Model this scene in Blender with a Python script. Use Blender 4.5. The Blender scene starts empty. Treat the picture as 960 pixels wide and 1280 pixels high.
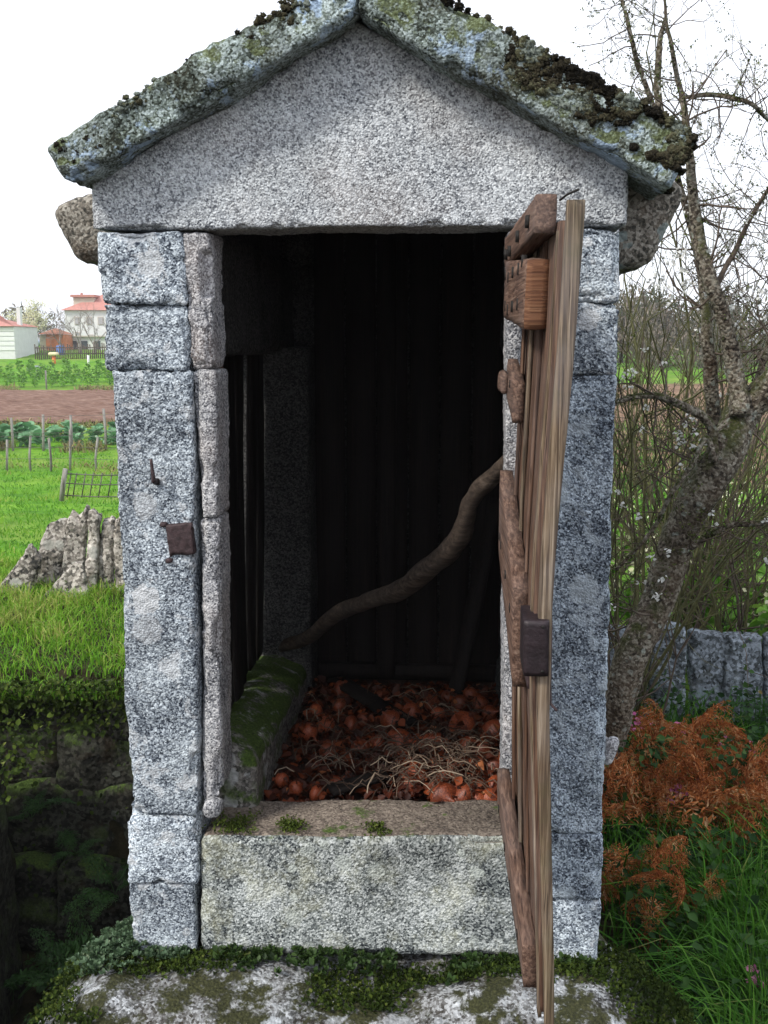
import bpy, math, random
import numpy as np
from mathutils import Vector, Matrix

S = bpy.context.scene
COL = S.collection
R = math.radians
rnd = random.Random(7)
rng = np.random.default_rng(11)

# ------------------------------------------------------------------ camera, sky, sun, exposure
F_PX, HOR, EYE = 1300.0, 425.0, 1.66
PITCH = math.atan((640 - HOR) / F_PX)
cam_d = bpy.data.cameras.new('camera')
cam = bpy.data.objects.new('camera', cam_d)
COL.objects.link(cam)
cam.location = (0, 0, EYE)
cam.rotation_euler = (math.pi / 2 - PITCH, 0, 0)
cam_d.sensor_fit = 'VERTICAL'
cam_d.sensor_height = 36
cam_d.lens = 36 * F_PX / 1280
cam_d.clip_start = 0.05
cam_d.clip_end = 6000
S.camera = cam

SUN_EL, SUN_AZ = R(42), R(232)          # azimuth clockwise from +Y: behind the camera, to its left
wd = bpy.data.worlds.new('World')
S.world = wd
wd.use_nodes = True
wn, wl = wd.node_tree.nodes, wd.node_tree.links
bg = wn['Background']
sky = wn.new('ShaderNodeTexSky')
sky.sky_type = 'NISHITA'
sky.sun_disc = False
sky.sun_elevation = SUN_EL
sky.sun_rotation = SUN_AZ
sky.dust_density = 3
mixw = wn.new('ShaderNodeMixRGB')
mixw.inputs[0].default_value = 0.88
mixw.inputs[2].default_value = (10.6, 11.0, 11.9, 1)   # a thick even cloud deck
wl.new(sky.outputs[0], mixw.inputs[1])
wl.new(mixw.outputs[0], bg.inputs[0])
bg.inputs[1].default_value = 0.10

sun_d = bpy.data.lights.new('sun', 'SUN')
sun_d.energy = 2.2
sun_d.angle = R(10)
sun_d.color = (1.0, 0.95, 0.86)
sun = bpy.data.objects.new('sun', sun_d)
COL.objects.link(sun)
sdir = Vector((math.sin(SUN_AZ) * math.cos(SUN_EL), math.cos(SUN_AZ) * math.cos(SUN_EL), math.sin(SUN_EL)))
sun.rotation_euler = sdir.to_track_quat('Z', 'Y').to_euler()
sun.location = (-4, -6, 8)

S.view_settings.view_transform = 'Standard'
S.view_settings.look = 'None'
S.view_settings.exposure = 0.52
S.view_settings.gamma = 1.0
S.render.engine = 'CYCLES'
S.cycles.max_bounces = 6
S.cycles.diffuse_bounces = 3
S.cycles.glossy_bounces = 2
S.cycles.transparent_max_bounces = 6

# ------------------------------------------------------------------ measuring the photograph
TH = R(3.5)
OY = 2.9
UV = np.array([math.cos(TH), -math.sin(TH), 0.0])
VV = np.array([math.sin(TH), math.cos(TH), 0.0])
ORG = np.array([0.0, OY, 0.0])


def ray(px, py):
    a, b = (px - 480) / F_PX, (640 - py) / F_PX
    cp, sp = math.cos(PITCH), math.sin(PITCH)
    return np.array([a, cp + b * sp, -sp + b * cp])


def at_y(px, py, y):                       # world point on the upright plane y
    d = ray(px, py)
    return np.array([0, 0, EYE]) + d * (y / d[1])


def at_z(px, py, z):                       # world point on the level plane z
    d = ray(px, py)
    return np.array([0, 0, EYE]) + d * ((z - EYE) / d[2])


def at_v(px, py, v=0.0):                   # (u, z) in the granary's own frame on its plane v
    d = ray(px, py)
    s = (v + OY * VV[1]) / (d[0] * VV[0] + d[1] * VV[1])
    p = d * s + np.array([0, 0, EYE]) - ORG
    return float(p @ UV), float(p[2])


def b2w(u, v, z):
    return ORG + UV * u + VV * v + np.array([0, 0, z])


# ------------------------------------------------------------------ noise
def _hash(ix, iy, iz, seed):
    n = (ix * 374761393 + iy * 668265263 + iz * 2147483647 + seed * 1274126177) & 0xFFFFFFFF
    n = ((n ^ (n >> 13)) * 1274126177) & 0xFFFFFFFF
    n = ((n ^ (n >> 16)) * 2246822519) & 0xFFFFFFFF
    return ((n ^ (n >> 15)) & 0xFFFFFF) / float(0xFFFFFF) * 2 - 1


def noise3(P, seed=0):
    P = np.asarray(P, float)
    i = np.floor(P).astype(np.int64)
    f = P - i
    w = f * f * f * (f * (f * 6 - 15) + 10)
    out = 0
    for dx in (0, 1):
        for dy in (0, 1):
            for dz in (0, 1):
                h = _hash(i[:, 0] + dx, i[:, 1] + dy, i[:, 2] + dz, seed)
                out = out + h * (w[:, 0] if dx else 1 - w[:, 0]) * (w[:, 1] if dy else 1 - w[:, 1]) * (w[:, 2] if dz else 1 - w[:, 2])
    return out


def fbm(P, octv=3, seed=0, gain=.5):
    P = np.asarray(P, float)
    a, s, out, tot = 1.0, 1.0, 0, 0
    for k in range(octv):
        out = out + a * noise3(P * s, seed + k * 17)
        tot += a
        a *= gain
        s *= 2.03
    return out / tot


def n1(x, y, seed=0, sc=1.0):
    return float(fbm(np.array([[x * sc, y * sc, 0.37]]), 3, seed)[0])


# ------------------------------------------------------------------ mesh helpers
class MB:
    def __init__(self):
        self.V, self.F, self.T, self.M, self.n = [], [], [], [], 0

    def add(self, V, faces, tint=0.5, mi=0):
        V = np.asarray(V, float).reshape(-1, 3)
        for f in (faces if isinstance(faces, list) else [faces]):
            f = np.asarray(f, np.int64)
            if f.size == 0:
                continue
            self.F.append(f + self.n)
            t = np.full(len(f), tint) if np.isscalar(tint) else np.asarray(tint)
            self.T.append(t)
            self.M.append(np.full(len(f), mi))
        self.V.append(V)
        self.n += len(V)
        return self

    def mesh(self, name, mats, smooth=True):
        me = bpy.data.meshes.new(name)
        V = np.concatenate(self.V)
        me.vertices.add(len(V))
        me.vertices.foreach_set('co', V.astype(np.float32).ravel())
        cnt = np.concatenate([np.full(len(f), f.shape[1]) for f in self.F])
        idx = np.concatenate([f.ravel() for f in self.F])
        me.loops.add(len(idx))
        me.loops.foreach_set('vertex_index', idx.astype(np.int32))
        me.polygons.add(len(cnt))
        st = np.concatenate([[0], np.cumsum(cnt)[:-1]])
        me.polygons.foreach_set('loop_start', st.astype(np.int32))
        me.polygons.foreach_set('loop_total', cnt.astype(np.int32))
        me.polygons.foreach_set('material_index', np.concatenate(self.M).astype(np.int32))
        me.polygons.foreach_set('use_smooth', np.full(len(cnt), smooth, dtype=bool))
        for m in (mats if isinstance(mats, (list, tuple)) else [mats]):
            me.materials.append(m)
        at = me.attributes.new('tint', 'FLOAT', 'FACE')
        at.data.foreach_set('value', np.concatenate(self.T).astype(np.float32))
        me.update(calc_edges=True)
        return me

    def build(self, name, mats, parent=None, smooth=True):
        return obj(name, self.mesh(name, mats, smooth), parent)


def obj(name, me, parent=None):
    o = bpy.data.objects.new(name, me)
    COL.objects.link(o)
    if parent is not None:
        o.parent = parent
    return o


def tag(o, label=None, cat=None, group=None, kind=None):
    if label: o['label'] = label
    if cat: o['category'] = cat
    if group: o['group'] = group
    if kind: o['kind'] = kind
    return o


def thing(name, label, cat, loc=(0, 0, 0), rz=0.0, group=None):
    o = bpy.data.objects.new(name, None)
    o.empty_display_size = .1
    COL.objects.link(o)
    o.location = tuple(float(x) for x in loc)
    o.rotation_euler = (0, 0, rz)
    return tag(o, label, cat, group)


def copy_tree(o, parent=None):
    c = o.copy()
    COL.objects.link(c)
    if parent is not None:
        c.parent = parent
    for ch in list(o.children):
        copy_tree(ch, c)
    return c


def box_grid(nx, ny, nz):
    """unit cube surface [-1,1]^3 as a welded grid"""
    def ax(n): return np.linspace(-1, 1, n + 1)
    X, Y, Z = ax(nx), ax(ny), ax(nz)
    Vs, Fs, n = [], [], 0
    for fixed, A, B in ((0, Y, Z), (1, Z, X), (2, X, Y)):
        for sgn in (-1, 1):
            a, b = np.meshgrid(A, B, indexing='ij')
            P = np.zeros(a.shape + (3,))
            P[..., fixed] = sgn
            P[..., (fixed + 1) % 3] = a
            P[..., (fixed + 2) % 3] = b
            na, nb = a.shape
            i = np.arange(na * nb).reshape(na, nb) + n
            q = np.stack([i[:-1, :-1], i[1:, :-1], i[1:, 1:], i[:-1, 1:]], -1).reshape(-1, 4)
            if sgn < 0: q = q[:, ::-1]
            Vs.append(P.reshape(-1, 3)); Fs.append(q); n += na * nb
    V, F = np.concatenate(Vs), np.concatenate(Fs)
    key = np.round(V * 100000).astype(np.int64)
    _, first, inv = np.unique(key, axis=0, return_index=True, return_inverse=True)
    return V[first], inv.reshape(-1)[F]


def rounded(dim, res, r, cap=120):
    dim = np.array(dim, float)
    n = [int(min(cap, max(1, round(d / res)))) for d in dim]
    # add two narrow rings near the edges by bunching
    V, F = box_grid(*n)
    h = dim / 2
    P = V * h
    r = min(r, h.min() * .98)
    inner = np.clip(P, -(h - r), h - r)
    d = P - inner
    L = np.linalg.norm(d, axis=1, keepdims=True)
    N = d / np.maximum(L, 1e-9)
    return inner + N * r, N, F


def stone_mesh(quad, v0, v1, res=.008, r=.014, amp=.004, fine=.0022, seed=0, low=6.0, high=55.0, warp=None, cap=220):
    """rough dressed block: front quad (u,z) bl br tr tl, from depth v0 to v1"""
    q = np.array(quad, float)
    w = (np.linalg.norm(q[1] - q[0]) + np.linalg.norm(q[2] - q[3])) / 2
    hgt = (np.linalg.norm(q[3] - q[0]) + np.linalg.norm(q[2] - q[1])) / 2
    d = v1 - v0
    P, N, F = rounded((w, d, hgt), res, r, cap)
    a = (P[:, 0] / w + .5)[:, None]
    b = (P[:, 2] / hgt + .5)[:, None]
    uz = (1 - a) * (1 - b) * q[0] + a * (1 - b) * q[1] + a * b * q[2] + (1 - a) * b * q[3]
    V = np.stack([uz[:, 0], P[:, 1] + (v0 + v1) / 2, uz[:, 1]], 1)
    if warp is not None:
        V = warp(V)
    hd = np.array([w, d, hgt]) / 2
    dist = np.sort(hd - np.abs(P), axis=1)[:, 1]          # how far to the nearest edge of the block
    edge = np.clip(1 - dist / .028, 0, 1)
    chip = edge * np.clip(fbm(V * 10, 4, seed + 9, .6) - .06, 0, 1) * .085 * min(1, amp / .006)
    V = V + N * (amp * fbm(V * low, 3, seed) + fine * fbm(V * high, 2, seed + 5) - chip)[:, None]
    return V, F


def stone(name, quad, v0, v1, mat, parent, **kw):
    V, F = stone_mesh(quad, v0, v1, **kw)
    return MB().add(V, F).build(name, mat, parent)


def lump(dim, res=.05, r=None, amp=.05, seed=0, low=2.5, fine=.01, high=14, cap=90):
    """boulder-like block about its centre"""
    r = r if r is not None else min(dim) * .42
    P, N, F = rounded(dim, res, r, cap)
    P = P + N * (amp * fbm(P * low + seed * 3.1, 3, seed) + fine * fbm(P * high + seed, 3, seed + 3))[:, None]
    return P, F


def tube(pts, rad, sides=6, wob=0.0, seed=0, cap=True):
    pts = np.asarray(pts, float)
    n = len(pts)
    rad = np.full(n, rad) if np.isscalar(rad) else np.asarray(rad, float)
    T = np.gradient(pts, axis=0)
    T /= np.maximum(np.linalg.norm(T, axis=1, keepdims=True), 1e-9)
    up = np.array([0, 0, 1.0]) if abs(T[0, 2]) < .9 else np.array([1.0, 0, 0])
    V = []
    s = up
    ang = np.linspace(0, 2 * math.pi, sides, endpoint=False)
    for i in range(n):
        s = s - T[i] * (s @ T[i])
        s /= max(np.linalg.norm(s), 1e-9)
        t = np.cross(T[i], s)
        V.append(pts[i] + rad[i] * (np.cos(ang)[:, None] * s + np.sin(ang)[:, None] * t))
    V = np.concatenate(V)
    if wob:
        c = np.repeat(pts, sides, 0)
        V = c + (V - c) * (1 + wob * fbm(V * 18 + seed, 3, seed))[:, None]
    i = np.arange(n * sides).reshape(n, sides)
    j = np.roll(i, -1, 1)
    Fq = np.stack([i[:-1], j[:-1], j[1:], i[1:]], -1).reshape(-1, 4)
    fs = [Fq]
    if cap:
        fs += [i[0][::-1].reshape(1, -1), i[-1].reshape(1, -1)]
    return V, fs


def smooth_path(pts, rad, k=6):
    """Catmull-Rom through traced points"""
    P = np.asarray(pts, float)
    rr = np.asarray(rad, float)
    P2 = np.vstack([2 * P[0] - P[1], P, 2 * P[-1] - P[-2]])
    out, ro = [], []
    for i in range(len(P) - 1):
        p0, p1, p2, p3 = P2[i:i + 4]
        for t in np.linspace(0, 1, k, endpoint=False):
            out.append(.5 * ((2 * p1) + (p2 - p0) * t + (2 * p0 - 5 * p1 + 4 * p2 - p3) * t * t + (3 * p1 - p0 - 3 * p2 + p3) * t ** 3))
            ro.append(rr[i] * (1 - t) + rr[i + 1] * t)
    out.append(P[-1]); ro.append(rr[-1])
    return np.array(out), np.array(ro)


def unit(a):
    return a / np.maximum(np.linalg.norm(a, axis=-1, keepdims=True), 1e-9)


def add_leaves(mb, P, D, size, width=.6, fold=.25, tint=None, curl=.15, mi=0):
    """six-sided folded leaves: base P, axis D, length size"""
    n = len(P)
    D = unit(np.asarray(D, float))
    size = np.broadcast_to(np.asarray(size, float), (n,))[:, None]
    up = unit(np.array([0, 0, 1.0]) + .6 * rng.normal(size=(n, 3)))
    side = unit(np.cross(D, up))
    nor = unit(np.cross(side, D))
    w = size * width / 2
    b = P
    l1 = P + D * size * .35 + side * w + nor * w * fold
    l2 = P + D * size * .72 + side * w * .75 + nor * (w * fold * .6 - size * curl * .4)
    t = P + D * size - nor * size * curl
    r2 = P + D * size * .72 - side * w * .75 + nor * (w * fold * .6 - size * curl * .4)
    r1 = P + D * size * .35 - side * w + nor * w * fold
    V = np.stack([b, l1, l2, t, r2, r1], 1).reshape(-1, 3)
    i = np.arange(n)[:, None] * 6
    f1 = i + np.array([[0, 3, 2, 1]])
    f2 = i + np.array([[0, 5, 4, 3]])
    if tint is None: tint = rng.random(n)
    tint = np.broadcast_to(tint, (n,))
    mb.add(V, [f1, f2], tint=.5, mi=mi)
    mb.T[-2] = np.array(tint); mb.T[-1] = np.array(tint)


def add_blades(mb, P, h, w=.004, lean=.35, tint=None, mi=0, droop=.5):
    """grass blades standing at P"""
    n = len(P)
    h = np.broadcast_to(np.asarray(h, float), (n,))[:, None]
    a = rng.random(n) * 2 * math.pi
    out = np.stack([np.cos(a), np.sin(a), np.zeros(n)], 1)
    b = rng.random(n) * 2 * math.pi
    side = np.stack([np.cos(b), np.sin(b), np.zeros(n)], 1) * np.broadcast_to(np.asarray(w, float), (n,))[:, None] * (.6 + .8 * rng.random((n, 1)))
    L = lean * rng.random((n, 1)) * 1.6
    up = np.array([0, 0, 1.0])
    m1 = P + up * h * .45 + out * h * L * .3
    m2 = P + up * h * (.8 - droop * .15 * L) + out * h * L * .75
    t = P + up * h * (1 - droop * L * .6) + out * h * L * 1.35
    V = np.stack([P - side, P + side, m1 - side * .9, m1 + side * .9, m2 - side * .55, m2 + side * .55, t], 1).reshape(-1, 3)
    i = np.arange(n)[:, None] * 7
    if tint is None: tint = rng.random(n)
    k = len(mb.T)
    mb.add(V, [i + np.array([[0, 1, 3, 2]]), i + np.array([[2, 3, 5, 4]]), i + np.array([[4, 5, 6]])], mi=mi)
    for q in range(k, k + 3): mb.T[q] = np.array(np.broadcast_to(tint, (n,)))


# ------------------------------------------------------------------ material helpers
class NM:
    def __init__(self, name, rough=.85, spec=.3):
        self.m = bpy.data.materials.new(name)
        self.m.use_nodes = True
        self.nt = self.m.node_tree
        self.b = self.nt.nodes['Principled BSDF']
        self.b.inputs['Roughness'].default_value = rough
        self.b.inputs['Specular IOR Level'].default_value = spec
        self.co = None

    def n(self, t): return self.nt.nodes.new('ShaderNode' + t)

    def put(self, s, v):
        if hasattr(v, 'is_output') or isinstance(v, bpy.types.NodeSocket):
            self.nt.links.new(v, s)
        elif isinstance(v, (tuple, list)):
            s.default_value = tuple(v) + ((1,) if len(v) == 3 and len(s.default_value) == 4 else ())
        else:
            s.default_value = v

    def coords(self, vary=0.0, scale=(1, 1, 1), kind='Object'):
        tc = self.n('TexCoord').outputs[kind]
        if vary:
            oi = self.n('ObjectInfo').outputs['Random']
            c = self.n('CombineXYZ')
            for k in range(3):
                self.put(c.inputs[k], self.math('MULTIPLY', oi, vary * (1 + k * 1.7)))
            a = self.n('VectorMath'); a.operation = 'ADD'
            self.put(a.inputs[0], tc); self.put(a.inputs[1], c.outputs[0])
            tc = a.outputs[0]
        if scale != (1, 1, 1):
            mp = self.n('Mapping')
            self.put(mp.inputs[0], tc)
            mp.inputs['Scale'].default_value = scale
            tc = mp.outputs[0]
        return tc

    def math(self, op, a, b=0.0, clamp=False):
        x = self.n('Math'); x.operation = op; x.use_clamp = clamp
        self.put(x.inputs[0], a); self.put(x.inputs[1], b)
        return x.outputs[0]

    def noise(self, co, scale, detail=3, rough=.55, dist=0.0):
        x = self.n('TexNoise')
        self.put(x.inputs['Vector'], co)
        x.inputs['Scale'].default_value = scale
        x.inputs['Detail'].default_value = detail
        x.inputs['Roughness'].default_value = rough
        x.inputs['Distortion'].default_value = dist
        return x.outputs[0]

    def voro(self, co, scale, out='Color', feature='F1', rnd_=1.0):
        x = self.n('TexVoronoi'); x.feature = feature
        self.put(x.inputs['Vector'], co)
        x.inputs['Scale'].default_value = scale
        x.inputs['Randomness'].default_value = rnd_
        return x.outputs[out]

    def ramp(self, f, stops, interp='LINEAR'):
        x = self.n('ValToRGB'); x.color_ramp.interpolation = interp
        cr = x.color_ramp
        while len(cr.elements) < len(stops): cr.elements.new(.5)
        for e, (p, c) in zip(cr.elements, stops):
            e.position = p
            e.color = (c, c, c, 1) if isinstance(c, (int, float)) else tuple(c) + (1,)
        self.put(x.inputs[0], f)
        return x.outputs[0]

    def step(self, f, lo, hi): return self.ramp(f, [(lo, 0.0), (hi, 1.0)])

    def mix(self, f, a, b, mode='MIX'):
        x = self.n('MixRGB'); x.blend_type = mode
        self.put(x.inputs[0], f); self.put(x.inputs[1], a); self.put(x.inputs[2], b)
        return x.outputs[0]

    def attr(self, name='tint'):
        x = self.n('Attribute'); x.attribute_name = name
        return x.outputs['Fac']

    def up(self):
        g = self.n('NewGeometry'); s = self.n('SeparateXYZ')
        self.put(s.inputs[0], g.outputs['Normal'])
        return s.outputs[2]

    def sep(self, co, k):
        s = self.n('SeparateXYZ'); self.put(s.inputs[0], co); return s.outputs[k]

    def bump(self, h, strength=.5, dist=.01, prev=None):
        x = self.n('Bump')
        x.inputs['Strength'].default_value = strength
        x.inputs['Distance'].default_value = dist
        self.put(x.inputs['Height'], h)
        if prev is not None: self.put(x.inputs['Normal'], prev)
        return x.outputs[0]

    def done(self, col, normal=None, rough=None):
        self.put(self.b.inputs['Base Color'], col)
        if normal is not None: self.put(self.b.inputs['Normal'], normal)
        if rough is not None: self.put(self.b.inputs['Roughness'], rough)
        return self.m


def granite(name, light=(.56, .58, .62), mid=(.27, .29, .33), dark=(.045, .05, .065), grain=190, lichen=.5, lich_col=(.58, .60, .60),
            warm=0.0, moss=None, blot=.25, stain=(.20, .15, .11), stain_at=.66, yellow=0.0, bump=.5, disc=15, mosscol=None, patch=0.0, patch_at=.55, tone=.25):
    """speckled granite with pale lichen discs, stains and moss; lichen: share of discs (0 none .. 1 all)"""
    M = NM(name, .9, .25)
    co = M.coords(3.0)
    v = M.sep(M.voro(co, grain), 0)
    s = M.noise(co, grain * .5, 4, .8)
    f = M.mix(.62, v, s)
    big = M.noise(co, 7, 5, .65)
    f2 = M.math('ADD', f, M.math('MULTIPLY', M.math('SUBTRACT', big, .5), blot * 1.6))
    lm_ = tuple(.5 * (a + b) for a, b in zip(light, mid))
    dm_ = tuple(.5 * (a + b) for a, b in zip(dark, mid))
    c = M.ramp(f2, [(.27, dark), (.39, dm_), (.485, mid), (.575, lm_), (.68, light), (.84, tuple(min(.82, x * 1.3) for x in light))])
    if warm:
        c = M.mix(M.math('MULTIPLY', M.step(M.noise(co, 4.5, 4, .6), .45, .7), warm), c, M.mix(.6, c, (.36, .27, .21)))
    if yellow:
        y = M.step(M.noise(co, 5.5, 6, .75), .47, .62)
        c = M.mix(M.math('MULTIPLY', y, yellow), c, M.mix(.35, (.5, .5, .36), c))
    # rain washed and sooty areas, broad pale crusts of lichen
    tn = M.noise(M.coords(3.0, (1, 1, .45)), 2.6, 5, .65)
    c = M.mix(1.0, c, M.ramp(tn, [(.32, 1 - tone), (.62, 1 + tone)]), 'MULTIPLY')
    if patch:
        pm = M.step(M.math('ADD', M.noise(co, 8.5, 7, .72, .5), M.math('MULTIPLY', M.math('SUBTRACT', s, .5), .10)), patch_at, patch_at + .035)
        c = M.mix(M.math('MULTIPLY', pm, patch), c, M.mix(.30, lich_col, c))
    # lichen discs with ragged edges
    if lichen > 0:
        dv = M.n('VectorMath'); dv.operation = 'ADD'
        nz_ = M.n('TexNoise'); M.put(nz_.inputs['Vector'], co); nz_.inputs['Scale'].default_value = 55; nz_.inputs['Detail'].default_value = 4
        sv = M.n('VectorMath'); sv.operation = 'SCALE'; M.put(sv.inputs[0], nz_.outputs['Color']); sv.inputs['Scale'].default_value = .5 / disc
        M.put(dv.inputs[0], co); M.put(dv.inputs[1], sv.outputs[0])
        vo = M.n('TexVoronoi'); M.put(vo.inputs['Vector'], dv.outputs[0]); vo.inputs['Scale'].default_value = disc
        rr = M.sep(vo.outputs['Color'], 0)
        thr = M.math('MULTIPLY', M.math('SUBTRACT', rr, 1 - lichen), .62 / max(lichen, .2))
        lm = M.step(M.math('SUBTRACT', thr, vo.outputs['Distance']), .0, .07)
        shade = M.ramp(s, [(.3, .72), (.6, 1.0)])
        c = M.mix(M.math('MULTIPLY', lm, .82), c, M.mix(1.0, M.mix(M.math('MULTIPLY', M.sep(vo.outputs['Color'], 1), .5), lich_col, c), shade, 'MULTIPLY'))
    st = M.step(M.noise(co, 3.3, 6, .7, .6), stain_at, stain_at + .12)
    c = M.mix(M.math('MULTIPLY', st, .6), c, M.mix(.35, stain, c))
    vd = M.voro(co, grain * .8, 'Distance')
    h = M.math('ADD', M.math('MULTIPLY', vd, -.9), M.math('MULTIPLY', s, .8))
    if moss is not None:
        up0, up1, cut = moss
        g = M.math('MULTIPLY', M.step(M.up(), up0, up1), M.step(M.noise(co, 8, 6, .72), cut, cut + .08))
        a_, b_, d_ = mosscol or ((.02, .035, .008), (.06, .10, .02), (.13, .18, .04))
        gc = M.ramp(M.noise(co, 110, 4, .7), [(.3, a_), (.52, b_), (.75, d_)])
        c = M.mix(g, c, gc)
    return M.done(c, M.bump(h, bump, .010, M.bump(big, .3, .02)))


def wood(name, cols, axis=2, grain=38, moss=0.0, cracks=.5, rough=.8, bump=.6):
    M = NM(name, rough, .25)
    sc = [grain, grain, grain]; sc[axis] = grain * .022
    co = M.coords(5.0, tuple(sc))
    base = M.coords(5.0)
    f = M.noise(co, 1.0, 5, .65, .5)
    f2 = M.noise(co, .28, 4, .7)
    c = M.ramp(f, [(.28, cols[0]), (.45, cols[1]), (.58, cols[2]), (.74, cols[3])])
    c = M.mix(.5, c, M.ramp(f2, [(.3, .45), (.6, 1.0)]), 'MULTIPLY')
    grey = M.step(M.noise(base, 4, 3), .42, .66)
    c = M.mix(M.math('MULTIPLY', grey, .45), c, M.mix(.5, c, cols[4]))
    ck = M.step(M.noise(co, 1.7, 2, .5), .66, .70)
    c = M.mix(M.math('MULTIPLY', ck, cracks), c, (.012, .009, .007))
    if moss:
        g = M.step(M.noise(base, 9, 4, .7), .5, .7)
        c = M.mix(M.math('MULTIPLY', g, moss), c, (.06, .075, .025))
    h = M.math('SUBTRACT', f, M.math('MULTIPLY', ck, .8))
    return M.done(c, M.bump(h, bump, .004, M.bump(f2, .2, .001)))


def leafmat(name, stops, rough=.55, trans=.25, spec=.35, noise_amt=.0):
    M = NM(name, rough, spec)
    c = M.ramp(M.attr(), stops)
    if noise_amt:
        c = M.mix(noise_amt, c, M.ramp(M.noise(M.coords(), 60, 3), [(.3, .4), (.7, 1.4)]), 'MULTIPLY')
    M.done(c)
    if trans:
        t = M.n('BsdfTranslucent'); M.put(t.inputs[0], c)
        mx = M.n('MixShader'); mx.inputs[0].default_value = trans
        out = M.nt.nodes['Material Output']
        M.nt.links.new(M.b.outputs[0], mx.inputs[1]); M.nt.links.new(t.outputs[0], mx.inputs[2])
        M.nt.links.new(mx.outputs[0], out.inputs[0])
    return M.m


def plain(name, col, rough=.8, var=.25, scale=20, spec=.3, metal=0.0):
    M = NM(name, rough, spec)
    M.b.inputs['Metallic'].default_value = metal
    f = M.noise(M.coords(2.0), scale, 4, .6)
    c = M.ramp(f, [(.3, tuple(x * (1 - var) for x in col)), (.7, tuple(min(.9, x * (1 + var)) for x in col))])
    return M.done(c, M.bump(f, .3, .01))


MAT = {}
MAT['gable'] = granite('granite_gable', light=(.64, .675, .70), mid=(.39, .41, .43), dark=(.08, .088, .105), grain=215, lichen=.0, warm=.3, blot=.2, stain_at=.74, tone=.14, patch=.35, patch_at=.55, lich_col=(.66, .68, .70))
JAMB = dict(light=(.54, .60, .65), mid=(.225, .26, .30), dark=(.02, .027, .042))
MAT['jamb'] = granite('granite_jamb', **JAMB, grain=205, lichen=.34, disc=11, lich_col=(.62, .64, .66), blot=.40, stain_at=.76, patch=.75, patch_at=.555)
MAT['jamb_shade'] = granite('granite_shaded_jamb', light=(.46, .53, .60), mid=(.175, .21, .255), dark=(.018, .024, .036), grain=205, lichen=.28, disc=11, lich_col=(.46, .52, .57), blot=.45, stain_at=.76, patch=.7, patch_at=.555)  # jamb granite with the open door's shade put into its colour
MAT['mould'] = granite('granite_moulding', light=(.54, .54, .55), mid=(.27, .275, .295), dark=(.04, .043, .052), grain=210, lichen=.08, warm=.4, blot=.25, stain_at=.7, stain=(.24, .19, .14), tone=.15)
MAT['sill'] = granite('granite_sill', light=(.44, .465, .46), mid=(.19, .21, .205), dark=(.02, .025, .03), grain=180, lichen=.25, disc=20, lich_col=(.50, .54, .50), yellow=.55, blot=.5, moss=(.55, .9, .56))
MAT['silltop'] = granite('granite_worn', light=(.23, .195, .16), mid=(.155, .125, .105), dark=(.06, .05, .042), grain=150, lichen=.0, blot=.2, moss=(.3, .8, .57), bump=.35)
MAT['inner'] = granite('granite_inside_shaded', light=(.09, .087, .083), mid=(.04, .04, .04), dark=(.01, .01, .01), grain=180, lichen=.0, blot=.2)  # inside stone: the unlit room's darkness is painted into the colour
MAT['roof'] = granite('granite_roof', light=(.34, .40, .40), mid=(.13, .16, .14), dark=(.016, .02, .014), grain=170, lichen=.45, disc=6, lich_col=(.48, .64, .86), moss=(-.95, -.3, .50), blot=.7, stain=(.055, .048, .028), stain_at=.47, patch=.7, patch_at=.565, tone=.35, mosscol=((.03, .036, .014), (.10, .12, .055), (.32, .40, .29)))
MAT['cornice'] = granite('granite_cornice', light=(.33, .31, .27), mid=(.17, .15, .125), dark=(.035, .035, .03), grain=120, lichen=.2, lich_col=(.25, .32, .32), blot=.4, stain=(.13, .08, .04), stain_at=.5)
MAT['base'] = granite('granite_base', light=(.42, .44, .46), mid=(.17, .175, .18), dark=(.018, .018, .016), grain=130, lichen=.3, disc=11, lich_col=(.52, .56, .60), moss=(.0, .55, .47), blot=.55, stain=(.05, .038, .026), stain_at=.42, patch=.6, patch_at=.58, mosscol=((.012, .013, .006), (.034, .036, .014), (.075, .075, .03)))
MAT['rock'] = granite('rock_damp_shaded', light=(.05, .05, .04), mid=(.018, .018, .014), dark=(.005, .005, .004), grain=60, lichen=.15, lich_col=(.13, .14, .12), moss=(-.3, .5, .45), blot=.4, stain=(.05, .03, .015), stain_at=.55)  # wet rock, with the shade of the pit painted in as well
MAT['slabs'] = granite('slab_granite', light=(.42, .39, .35), mid=(.20, .18, .155), dark=(.03, .03, .028), grain=60, lichen=.3, lich_col=(.40, .40, .36), moss=(-.5, .4, .62), blot=.5, stain=(.16, .11, .07), stain_at=.58)
MAT['slabs_cool'] = granite('slab_granite_cool', light=(.30, .34, .39), mid=(.13, .15, .17), dark=(.03, .035, .035), grain=60, lichen=.3, lich_col=(.26, .33, .38), moss=(-.5, .4, .6), blot=.4, stain=(.12, .11, .06), stain_at=.56)
MAT['door'] = wood('old_door_wood', [(.012, .006, .004), (.062, .031, .020), (.15, .082, .052), (.30, .20, .138), (.21, .175, .165)], 2, 150, cracks=.8)
MAT['door_edge'] = wood('door_edge_wood', [(.022, .014, .010), (.10, .066, .042), (.22, .16, .105), (.42, .345, .265), (.34, .315, .31)], 2, 170, moss=.25, cracks=.8)
MAT['batten'] = wood('batten_wood', [(.018, .009, .006), (.085, .046, .032), (.17, .102, .073), (.29, .205, .155), (.24, .2, .19)], 1, 130)
MAT['endgrain'] = wood('end_grain_wood', [(.05, .022, .012), (.15, .065, .035), (.24, .12, .065), (.34, .2, .12), (.28, .16, .1)], 0, 160)
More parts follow.
